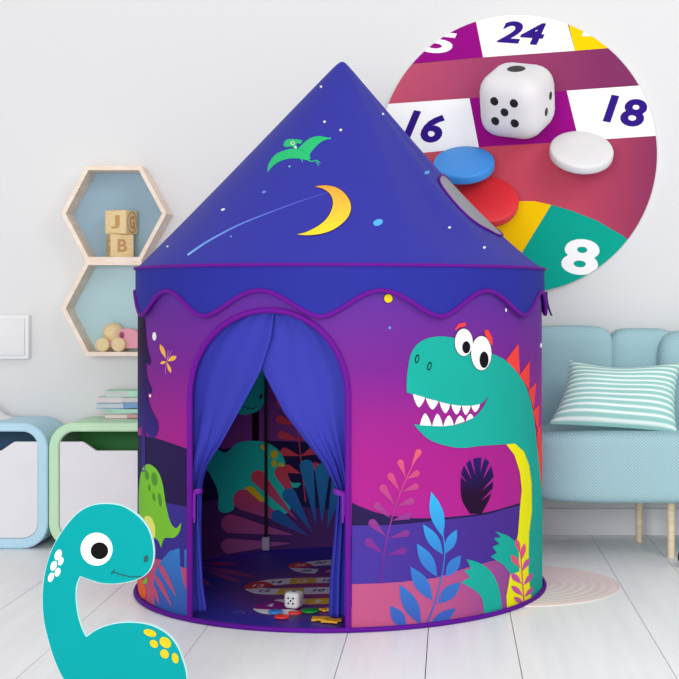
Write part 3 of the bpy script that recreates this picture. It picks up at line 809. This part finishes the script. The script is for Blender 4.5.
tag(build('round_game_board', board, bmats, origin=(bc.x, WY, bc.z-br), smooth=True), 'large round wall board printed with numbered game squares 24, 16, 18 and 8', 'wall board')
# big die
Yd = 4.748; c = P(517.5, 100.5, Yd); s = 66.5*Yd/F
RD = rot(math.radians(29), 3, 'X') @ rot(math.radians(-27), 3, 'Z')
RD = rot(math.radians(-4), 3, 'Y') @ RD
die((c.x, c.y, c.z-.125), s, RD, 'big white die with rounded corners on the round wall board', zoff=.125, round_=.31)
def btok(x, y, rpx, thpx, tilt, roll, Y, lab, col):
    c = P(*ZB([(x, y)])[0], Y); k = Y/F/2.1285
    R = rot(math.radians(roll), 3, 'Y') @ rot(math.radians(tilt), 3, 'X')
    token(c, rpx*k, thpx*k, R, lab, col)
btok(470, 333, 68, 21, 41, 3, 4.812, 'big white disc token right of the big die on the wall board', (230, 229, 230))
btok(222, 361, 65, 22, 36, -4, 4.806, 'big blue disc token overlapping the red one on the wall board', (62, 150, 232))
btok(270, 437, 67, 22, 50, 4, 4.824, 'big red disc token half hidden behind the tent roof', (236, 50, 58))

# ============================================================ ROOM
mw, nt, b, tr = base_mat('painted_wall', .85, .2)
b.inputs['Base Color'].default_value = lin((222, 222, 223)); bump(nt, b, 60, .08, .001)
w = Mesh(); w.box((0, WY+.05, 1.4), (9, .1, 2.8)); struct('wall_back', w, mw, smooth=False)
mbd = flat((228, 228, 232), .6, .3, nm='white_skirting')
w = Mesh(); w.box((0, WY-.007, .0475), (9, .014, .095), bev=.003); struct('baseboard_back', w, mbd)
# floor boards
mf, nt, b, tr = base_mat('white_floor_boards', .38, .3)
tc = nt.nodes.new('ShaderNodeTexCoord'); mp = nt.nodes.new('ShaderNodeMapping'); mp.inputs['Scale'].default_value = (14, .8, 1)
nt.links.new(tc.outputs['Object'], mp.inputs[0]); n = nt.nodes.new('ShaderNodeTexNoise'); n.inputs['Scale'].default_value = 2; n.inputs['Detail'].default_value = 6
nt.links.new(mp.outputs[0], n.inputs['Vector'])
cr = nt.nodes.new('ShaderNodeValToRGB'); cr.color_ramp.elements[0].color = lin((240, 240, 240)); cr.color_ramp.elements[1].color = lin((248, 248, 248)); cr.color_ramp.elements[0].position = .3; cr.color_ramp.elements[1].position = .7
nt.links.new(n.outputs[0], cr.inputs[0]); set_col(nt, b, tr, cr.outputs[0])
bpn = nt.nodes.new('ShaderNodeBump'); bpn.inputs['Strength'].default_value = .05; nt.links.new(n.outputs[0], bpn.inputs['Height']); nt.links.new(bpn.outputs[0], b.inputs['Normal'])
seams = [-4.4, -3.9, -3.5, -3.1, -2.75, -2.4, -2.05, -1.8, -1.5, -1.21, -.956, -.62, -.256, -.055, .16, .50, .697, 1.0, 1.3, 1.52, 1.85, 2.2, 2.5, 2.9, 3.3, 3.8, 4.4]
w = Mesh()
for a, b_ in zip(seams, seams[1:]):
    w.box(((a+b_)/2, 2.2, -.01), (b_-a-.0022, 5.5, .02), 0)
w.box((0, 2.2, -.03), (8.9, 5.5, .03), 1)
struct('floor', w, [mf, flat((120, 120, 124), .8, .1)], smooth=False)

# ---- round rug
mr_ = flat((228, 212, 208), .9, .1, nb=300, nm='blush_rug')
rg = Mesh(); prof = [(0, .0012)]
R0 = .292
nr = 9
for k in range(nr):
    r0 = .02+(R0-.03)*k/nr; r1 = .02+(R0-.03)*(k+1)/nr
    prof += [(r0, .0012), (r0+(r1-r0)*.25, .0034), (r0+(r1-r0)*.75, .0034), (r1, .0012)]
prof += [(R0-.004, .003), (R0, .0015), (R0, 0), (0, 0)]
rc = (.205, 4.06, 0)
rg.lathe(prof, 0, 96, Matrix.Translation(rc))
tag(build('round_rug', rg, mr_, origin=rc), 'pale pink round rug with raised rings, lying partly under the tent', 'rug')

# ---- hexagonal shelves
hw = wood('pale_birch', (234, 212, 192), (244, 230, 214), 9)
def hexshelf(yt, yb, col, label):
    YF = 4.808; ym = (yt+yb)/2
    outer = [(86, yt), (141, yt), (166.5, ym), (141, yb), (86, yb), (61, ym)]
    cx, cy = 114.5, ym
    o = [P(x, y, YF) for x, y in outer]
    cen = P(cx, cy, YF)
    k = 1-4.1/((yb-yt)/2)
    inn = [cen+(p-cen)*k for p in o]
    t = thing('hexagonal_shelf', (cen.x, WY, o[3].z), label, 'shelf')
    m = Mesh()
    for i in range(6):
        j = (i+1) % 6; a, b_, c_, d = o[i], o[j], inn[j], inn[i]
        dy = Vector((0, WY-YF, 0)); vs = [a, b_, c_, d, a+dy, b_+dy, c_+dy, d+dy]
        m.add(vs, [[0, 1, 2, 3], [7, 6, 5, 4], [0, 4, 5, 1], [3, 2, 6, 7], [0, 3, 7, 4], [1, 5, 6, 2]])
    m.keep = True
    fr_ = build('frame', m, hw, t, smooth=False)
    bm = bmesh.new(); bm.from_mesh(fr_.data); bmesh.ops.recalc_face_normals(bm, faces=bm.faces); bm.to_mesh(fr_.data); bm.free()
    p = Mesh(); p.prism([((cen+(q-cen)*.97).x, (cen+(q-cen)*.97).z) for q in o], WY-.008, WY-.001)
    build('back_panel', p, flat(col, .7, .2), t, smooth=False)
    return inn
in1 = hexshelf(166, 261, (152, 180, 197), 'upper hexagonal wooden shelf with grey-blue back, holding letter blocks')
in2 = hexshelf(261, 356, (182, 214, 220), 'lower hexagonal wooden shelf with pale aqua back, holding a pink car')
# letter blocks
wb_ = wood('block_wood', (220, 192, 140), (232, 208, 160), 30); wbd = flat((190, 148, 94), .6)
def block(cx, zb, s, yaw, label, front, side_l=None, side_r=None):
    Yb = 4.862; X = (cx-VX)*Yb/F
    t = thing('letter_block', (X, Yb, zb), label, 'toy block', 'letter blocks on the upper shelf')
    R = rot(math.radians(yaw), 3, 'Z'); c = Vector((X, Yb, zb+s/2))
    m = Mesh(); m.box(c, (s, s, s), bev=s*.05, R=R); build('body', m, wb_, t)
    def face(ch, nn, uu, ring):
        q = Mesh(); vs, fs = text2d(ch, .03); up = Vector((0, 0, 1)); n_ = R @ Vector(nn); u_ = R @ Vector(uu)
        base = c+n_*(s/2+.0006)
        q.add([base+u_*x*s*.42+up*y*s*.56 for x, y in vs], fs)
        if ring:
            a = ell(0, 0, .40, .46, n=32); b2 = ell(0, 0, .34, .40, n=32)
            q.add([base+u_*x*s+up*y*s for x, y in a]+[base+u_*x*s+up*y*s for x, y in b2], [[i, (i+1) % 32, (i+1) % 32+32, i+32] for i in range(32)])
        q.keep = True
        build('letter', q, wbd, t, smooth=False)
    face(front, (0, -1, 0), (1, 0, 0), False)
    if side_r: face(side_r, (1, 0, 0), (0, 1, 0), True)
    if side_l: face(side_l, (-1, 0, 0), (0, -1, 0), True)
zb1 = in1[3].z
block(120, zb1, .080, 25, 'lower wooden letter block showing B, standing on the upper hexagon shelf', 'B', side_l='G')
block(121.5, zb1+.0805, .083, -17, 'wooden letter block showing J, stacked on top of another block', 'J', side_r='G')
# toy car
zc2 = in2[3].z; Yc = 4.85; kx = Yc/F
car = thing('toy_car', ((124-VX)*kx, Yc, zc2), 'pink wooden toy car with ball-headed driver in the lower hexagon shelf', 'toy car')
cx0 = (104-VX)*kx; pink = flat((226, 152, 168), .45, .35); bh = wood('toy_wood', (222, 196, 146), (234, 212, 168), 40)
m = Mesh()
prof = [(-.002, .018), (-.004, .034), (.02, .040), (.043, .044), (.046, .066), (.058, .078), (.085, .080), (.112, .070), (.128, .045), (.128, .014), (.02, .014)]
pts = spl(prof, True, 5)
m.prism([(cx0+x+.008, zc2+z) for x, z in pts], Yc-.022, Yc+.022)
bd = build('body', m, pink, car, ang=50)
for dx, dy in ((0, -.030), (0, .030), (.055, -.030), (.055, .030), (.108, .030), (.108, -.030)):
    if dx == .108: continue
    m = Mesh(); m.lathe([(0, -.010), (.020, -.010), (.0245, -.006), (.0245, .006), (.020, .010), (0, .010)], 0, 28, Matrix.Translation((cx0+dx+(.004 if dy < 0 else .006), Yc+dy, zc2+.0247)) @ rot(PI/2, 4, 'X'))
    build('wheel', m, bh, car)
m = Mesh(); m.lathe([(.037*math.sin(PI*k/16), -.037*math.cos(PI*k/16)) for k in range(17)], 0, 32, Matrix.Translation((cx0+.032, Yc+.004, zc2+.064)))
build('driver_head', m, bh, car)
m = Mesh(); m.lathe([(0, 0), (.010, 0), (.010, .002), (0, .002)], 0, 24, Matrix.Translation((cx0+.068, Yc-.0235, zc2+.058)) @ rot(PI/2, 4, 'X') @ Matrix.Diagonal((.8, 1.1, 1, 1)))
build('window', m, flat((150, 70, 100), .6), car)

# ---- white wall box at the left
m = Mesh(); a = P(-75, 315, 4.885); b_ = P(28.5, 359, 4.885)
t = thing('wall_cabinet', ((a.x+b_.x)/2, WY, b_.z), 'white box cabinet hung on the wall at the left edge', 'wall cabinet')
m.box(((a.x+b_.x)/2, (4.885+WY)/2, (a.z+b_.z)/2), (b_.x-a.x, WY-4.885, a.z-b_.z), bev=.002); build('body', m, flat((232, 232, 234), .5, .3), t)
m = Mesh(); m.box(((a.x+b_.x)/2, 4.882, (a.z+b_.z)/2), (b_.x-a.x-.026, .008, a.z-b_.z-.026), bev=.002); build('door', m, flat((226, 226, 228), .5, .3), t)

# ---- rounded cabinets
def rrect(x0, z0, x1, z1, r, n=10):
    pts = []
    for cx, cz, a0 in ((x1-r, z1-r, 0), (x0+r, z1-r, 90), (x0+r, z0+r, 180), (x1-r, z0+r, 270)):
        for k in range(n+1):
            a = math.radians(a0+90*k/n); pts.append((cx+r*math.cos(a), cz+r*math.sin(a)))
    return pts
CF = 4.64; kk = CF/F
def cabinet(x0p, x1p, col, dark, label, flip):
    x0 = (x0p-VX)*kk; x1 = (x1p-VX)*kk; z1 = H-(423-VY)*kk; z0 = .001
    t = thing('storage_cabinet', ((x0+x1)/2, (CF+WY)/2, 0), label, 'cabinet')
    th = .034
    out = rrect(x0, z0, x1, z1, .085); inn = rrect(x0+th, z0+th, x1-th, z1-th*.85, .052)
    m = Mesh(); N = len(out)
    yb = WY-.016
    vs = []
    e = .004
    for ring, y in ((out, CF+e), (rrect(x0+e, z0+e, x1-e, z1-e, .082), CF), (rrect(x0+th-e, z0+th-e, x1-th+e, z1-th*.85+e, .055), CF), (inn, CF+e), (inn, yb), (out, yb)):
        vs += [Vector((x, y, z)) for x, z in ring]
    fs = []
    for a_ in range(6):
        b2 = (a_+1) % 6
        fs += [[a_*N+i, a_*N+(i+1) % N, b2*N+(i+1) % N, b2*N+i] for i in range(N)]
    m.add(vs, fs); build('body', m, flat(col, .5, .35), t, ang=40)
    m = Mesh(); m.prism(rrect(x0+th-.004, z0+th-.004, x1-th+.004, z1-th*.85+.004, .052), yb-.012, yb); build('back_panel', m, flat(dark, .6, .2), t, smooth=False)
    # drawer front with a dipped grip
    zt = H-(442-VY)*kk; zd = H-(451-VY)*kk; g = .0015; xi0 = x0+th+g; xi1 = x1-th-g
    base = rrect(xi0, z0+th+g, xi1, zt+.3, .05)
    low = [p for p in base if p[1] < z0+th+.06]
    low = low[:]  # left-bottom then right-bottom arcs
    d1 = .078; d2 = .122
    pts = [(xi1, zt), (xi1-d1, zt), (xi1-d2, zd), (xi0+d2, zd), (xi0+d1, zt), (xi0, zt)]+low
    m = Mesh(); m.prism(pts, CF+.006, CF+.022); dr = build('drawer_front', m, flat((228, 228, 232), .45, .35), t, smooth=False)
    return t
cabinet(-126, 47.6, (182, 220, 238), (72, 108, 140), 'pale blue rounded cabinet with white front at the left edge', 0)
cabinet(48.6, 222, (194, 232, 194), (64, 140, 76), 'pale green rounded cabinet with white front, right of the blue cabinet', 1)
ztop = H-(423-VY)*kk
# lamp-foot like white dome on the blue cabinet
m = Mesh(); q = ((-18-VX)*4.82/F, 4.80, ztop+.0005)
m.lathe([(0, 0), (.11, 0), (.108, .004), (.085, .012), (.055, .040), (.045, .06), (.03, .065), (0, .066)], 0, 48, Matrix.Translation(q))
tag(build('white_dish', m, flat((240, 240, 240), .5, .3), origin=q), 'white domed dish on top of the blue cabinet, cut by the frame', 'dish')
# books
yB = 4.80; kb = yB/F
zb = ztop+.0005
bks = [(104, 127, 155, .0165, (226, 224, 220), (206, 160, 160), 'bottom book of the stack on the green cabinet, dull pink cover'),
       (104, 112, 158, .0185, (178, 206, 196), (178, 218, 204), 'mint green book, second from the bottom of the stack'),
       (96.5, 123, 160, .0200, (206, 212, 218), (122, 164, 208), 'blue-covered book in the middle of the stack'),
       (97, 122, 158, .0205, (226, 214, 216), (206, 204, 208), 'pale rose book, second from the top of the stack'),
       (104, 128, 152, .0215, (206, 210, 210), (176, 226, 200), 'top book of the stack, grey pages and mint spine')]
for x0p, xs, x1p, h_, cp, cc, lab in bks:
    x0 = (x0p-VX)*kb; xm = (xs-VX)*kb; x1 = (x1p-VX)*kb; dp = .10; yc_ = yB+dp/2
    t = thing('book', ((x0+x1)/2, yc_, zb), lab, 'book', 'books stacked on the green cabinet')
    h2 = h_-.0006
    m = Mesh(); m.box(((x0+x1)/2, yc_, zb+h2/2), (x1-x0-.004, dp-.006, h2-.004)); build('pages', m, flat(cp, .8, .1), t, smooth=False)
    m = Mesh()
    m.box(((x0+x1)/2, yc_, zb+.001), (x1-x0, dp, .002)); m.box(((x0+x1)/2, yc_, zb+h2-.001), (x1-x0, dp, .002)); m.box(((xm+x1)/2, yB+.001, zb+h2/2), (x1-xm, .002, h2))
    build('cover', m, flat(cc, .6, .2), t, smooth=False)
    zb += h_

# ============================================================ SOFA
ms, nt, b, tr = base_mat('aqua_woven_upholstery', .9, .15)
tc = nt.nodes.new('ShaderNodeTexCoord'); mp = nt.nodes.new('ShaderNodeMapping'); mp.inputs['Rotation'].default_value = (0, math.radians(45), 0); mp.inputs['Scale'].default_value = (1, .0001, 1)
nt.links.new(tc.outputs['Object'], mp.inputs[0])
ck = nt.nodes.new('ShaderNodeTexVoronoi'); ck.inputs['Scale'].default_value = 135; ck.inputs['Randomness'].default_value = .05
nt.links.new(mp.outputs[0], ck.inputs['Vector'])
cr = nt.nodes.new('ShaderNodeValToRGB'); cr.color_ramp.elements[0].position = .1; cr.color_ramp.elements[0].color = lin((176, 208, 214)); cr.color_ramp.elements[1].position = .75; cr.color_ramp.elements[1].color = lin((126, 168, 178))
nt.links.new(ck.outputs[0], cr.inputs[0]); set_col(nt, b, tr, cr.outputs[0])
bpn = nt.nodes.new('ShaderNodeBump'); bpn.inputs['Strength'].default_value = .35; bpn.inputs['Distance'].default_value = .001; bpn.invert = True
nt.links.new(ck.outputs[0], bpn.inputs['Height']); nt.links.new(bpn.outputs[0], b.inputs['Normal'])
SX0 = .245; SX1 = 1.85
sofa = thing('sofa', ((SX0+SX1)/2, 4.64, 0), 'light aqua upholstered sofa with channelled back and thin wooden legs', 'sofa')
def cushion(c, s, r=None, bulge=0, n=6):
    m = Mesh(); bm = bmesh.new(); bmesh.ops.create_cube(bm, size=2); bmesh.ops.subdivide_edges(bm, edges=bm.edges[:], cuts=26, use_grid_fill=True)
    for v in bm.verts:
        u = [math.sin(x*PI/2) if abs(x) < 1 else x for x in v.co]
        k = sum(abs(x)**n for x in u)**(1/n)
        v.co = Vector([u[i]/k*s[i]/2 for i in range(3)])
    m.bm(bm, 0, Matrix.Translation(c)); return m
SB = .188; ST = .412
m = cushion(((SX0+SX1)/2, 4.60, (SB+ST)/2), (SX1-SX0, .46, ST-SB+.006), None, 0, 9); build('seat', m, ms, sofa, ang=80)
# back channels
def ch(x0, x1, y, zt, dep=.17, zb=.36): return cushion(((x0+x1)/2, y, (zb+zt)/2), (x1-x0+.012, dep, zt-zb), n=5.2)
build('back_channel', ch(.25, .562, 4.80, .746), ms, sofa, ang=80)
build('back_channel', ch(.548, .775, 4.80, .736), ms, sofa, ang=80)
build('back_channel', ch(.708, 1.02, 4.76, .728, .21), ms, sofa, ang=80)
build('back_channel', ch(1.0, 1.32, 4.80, .74), ms, sofa, ang=80)
build('back_channel', ch(1.30, 1.62, 4.80, .746), ms, sofa, ang=80)
build('armrest', cushion((1.74, 4.62, .45), (.24, .46, .36), n=5), ms, sofa, ang=80)
lw = wood('beech_leg', (226, 206, 170), (238, 222, 192), 12)
for x, y in ((.653, 4.785), (.7175, 4.50), (.285, 4.785), (.285, 4.50), (1.75, 4.5), (1.75, 4.785)):
    m = Mesh(); m.tube([(x, y, .0), (x, y, .1), (x, y, .2)], [.0115, .0125, .0135], n=20); build('leg', m, lw, sofa)
# striped cushion
mp_, nt, b, tr = base_mat('striped_cushion_cloth', .85, .15)
uvn = nt.nodes.new('ShaderNodeUVMap'); sp = nt.nodes.new('ShaderNodeSeparateXYZ'); nt.links.new(uvn.outputs[0], sp.inputs[0])
mu = nt.nodes.new('ShaderNodeMath'); mu.operation = 'MULTIPLY'; mu.inputs[1].default_value = 12.5*2*PI; nt.links.new(sp.outputs['Y'], mu.inputs[0])
sn = nt.nodes.new('ShaderNodeMath'); sn.operation = 'COSINE'; ad = nt.nodes.new('ShaderNodeMath'); ad.inputs[1].default_value = PI; nt.links.new(mu.outputs[0], ad.inputs[0]); nt.links.new(ad.outputs[0], sn.inputs[0])
cr = nt.nodes.new('ShaderNodeValToRGB'); cr.color_ramp.elements[0].position = .42; cr.color_ramp.elements[0].color = lin((150, 200, 194)); cr.color_ramp.elements[1].position = .95; cr.color_ramp.elements[1].color = lin((232, 244, 240))
mr2 = nt.nodes.new('ShaderNodeMapRange'); mr2.inputs['From Min'].default_value = -1; nt.links.new(sn.outputs[0], mr2.inputs[0]); nt.links.new(mr2.outputs[0], cr.inputs[0])
set_col(nt, b, tr, cr.outputs[0]); bump(nt, b, 14, .35, .01, 2)
pc = [P(549, 424, 4.44), P(677, 432.5, 4.44), P(681, 362, 4.60), P(570, 360, 4.60)]
nrm = (pc[1]-pc[0]).cross(pc[3]-pc[0]).normalized()
if nrm.y > 0: nrm = -nrm
m = Mesh(); m.uv = []; NU, NVV = 40, 26; m.keep = True
for side in (1, -1):
    vs = []
    for j in range(NVV+1):
        for i in range(NU+1):
            u, v = i/NU, j/NVV
            p = (pc[0]*(1-u)+pc[1]*u)*(1-v)+(pc[3]*(1-u)+pc[2]*u)*v
            du, dv = 2*u-1, 2*v-1
            # edges drawn in between the corners
            p = p+(pc[3]-pc[0])*(-(.15 if dv > 0 else .02)*dv*(1-du*du))+(pc[1]-pc[0])*(-.035*du*(1-dv*dv))
            hgt = .055*((1-du**4)*(1-dv**4))**.6*(1+.05*math.sin(7*u+3*v)+.04*math.sin(13*v-4*u))
            vs.append(p+nrm*hgt*side*(1 if side > 0 else .3)); m.uv.append((u, v))
    m.add(vs, [[j*(NU+1)+i, j*(NU+1)+i+1, (j+1)*(NU+1)+i+1, (j+1)*(NU+1)+i][::side] for j in range(NVV) for i in range(NU)])
tag(build('striped_cushion', m, mp_, origin=(pc[0]+pc[1])/2+Vector((0, 0, 0)), ang=80), 'mint and white striped cushion leaning against the sofa back', 'cushion')
# dark thing cut by the right edge
c = P(687, 560, 4.33)
m = Mesh(); m.lathe([(0, -.012), (.022, -.012), (.028, -.008), (.0295, 0), (.028, .008), (.022, .012), (0, .012)], 0, 36, Matrix.Translation((c.x, c.y, .030)) @ rot(PI/2, 4, 'X'))
tag(build('small_wheel', m, flat((16, 16, 18), .4, .4), origin=(c.x, c.y, 0)), 'small black wheel on the floor, cut by the right frame edge', 'wheel')

# ============================================================ dinosaur cut-out in the foreground
YD = 2.8; DZ = lambda pts: [((x-VX)*YD/F, H-(y-VY)*YD/F) for x, y in zc(20, 480, 3.772, pts)]
o_ = [(130, 679), (105, 600), (88, 520), (84, 430), (95, 340), (120, 260), (160, 190), (210, 130), (260, 98), (320, 88), (385, 97), (440, 130), (480, 175), (500, 230), (505, 290), (490, 340), (455, 370), (400, 387), (350, 392), (300, 388), (227, 364), (214, 400), (212, 450), (220, 510), (235, 560), (250, 590), (290, 563), (350, 542), (420, 536), (490, 546), (550, 576), (590, 620), (615, 679), (630, 745), (632, 878), (560, 878), (545, 810), (300, 810), (290, 878), (215, 878), (200, 800), (160, 745)]
outl = spl(o_, True, 6, corners=(20, 25, 34, 35, 38, 39))
def offs(pts, d):
    out = []; n = len(pts)
    for i, p in enumerate(pts):
        a, b_ = pts[i-1], pts[(i+1) % n]; dx, dy = b_[0]-a[0], b_[1]-a[1]; L = math.hypot(dx, dy) or 1
        out.append((p[0]-(-dy)/L*d*-1*-1, p[1]-dx/L*d*1))
    return out
inner = offs(outl, -1.9)
# pick the inward direction
def area(p): return abs(sum(p[i-1][0]*p[i][1]-p[i][0]*p[i-1][1] for i in range(len(p))))/2
if area(inner) > area(outl): inner = offs(outl, 1.9)
bx = DZ([(370, 878)])[0]
dn = thing('dinosaur_cutout', (bx[0], YD+.014, 0), 'teal long-necked dinosaur cut-out standing in the left foreground', 'cut-out figure')
m = Mesh(); pts = DZ(outl); zmin = min(p[1] for p in pts)
m.prism(pts, YD, YD+.012); build('backing', m, flat((206, 236, 236), .5, .3), dn, ang=40)
DT = flat((0, 146, 148), .8, .1)
def dl(name, pts, mat, k, par=None): 
    m = Mesh(); m.prism(DZ(pts), YD-.0012*k, YD-.0012*(k-1)); return build(name, m, mat, par or dn, ang=40)
body_ = dl('body', inner, DT, 1)
ey = dl('eye', ell(290, 260, 60, 62), flat((255, 255, 255), .5), 2); dl('pupil', ell(301, 266, 33, 32), flat((12, 9, 10), .8, .1), 3, ey)
dl('nostril', ell(476, 297, 8, 14, 12), flat((10, 70, 75), .5), 2)
dl('mouth', stroke(spl([(357, 337), (352, 345), (346, 355), (352, 346), (380, 356), (420, 364), (458, 363)], False), 3.5, 3), flat((10, 60, 66), .5), 2)
for a in ((145, 282, 12, 21, 20), (155, 306, 9, 16, 20), (128, 323, 11, 19, 20), (143, 347, 10, 17, 20), (118, 366, 10, 18, 20)): dl('spot', ell(*a), flat((240, 250, 250), .5), 2)
for a in ((491, 576, 25, 13, 18), (506, 617, 17, 13, 40), (549, 612, 24, 18, 40), (546, 655, 15, 18, -35), (586, 671, 12, 20, -15)): dl('spot', ell(*a), flat((208, 184, 30), .7, .1), 2)

# ============================================================ light
wd = bpy.data.worlds.new('world'); sc.world = wd; wd.use_nodes = True
bgn = wd.node_tree.nodes['Background']; bgn.inputs[0].default_value = (1, 1, 1, 1); bgn.inputs[1].default_value = .70
def area_light(name, loc, tgt, sx, sy, power, col=(1, 1, 1)):
    l = bpy.data.lights.new(name, 'AREA'); l.shape = 'RECTANGLE'; l.size = sx; l.size_y = sy; l.energy = power; l.color = col
    o = bpy.data.objects.new(name, l); COL.objects.link(o); o.location = loc
    o.rotation_euler = (Vector(tgt)-Vector(loc)).to_track_quat('-Z', 'Y').to_euler(); return o
area_light('daylight_window', (2.2, .9, 3.0), (-.4, 4.3, .6), 1.8, 1.8, 50, (1, .99, .975))
area_light('front_fill_light', (-.75, -1.0, 1.15), (-.35, 4.2, .6), 2.2, 1.5, 118, (1, 1, 1))  # added fill behind the camera, brightens the tent front and inside the door
sc.view_settings.view_transform = 'Standard'; sc.view_settings.look = 'None'
sc.view_settings.gamma = 1; sc.view_settings.exposure = 0.0; sc.view_settings.use_curve_mapping = False
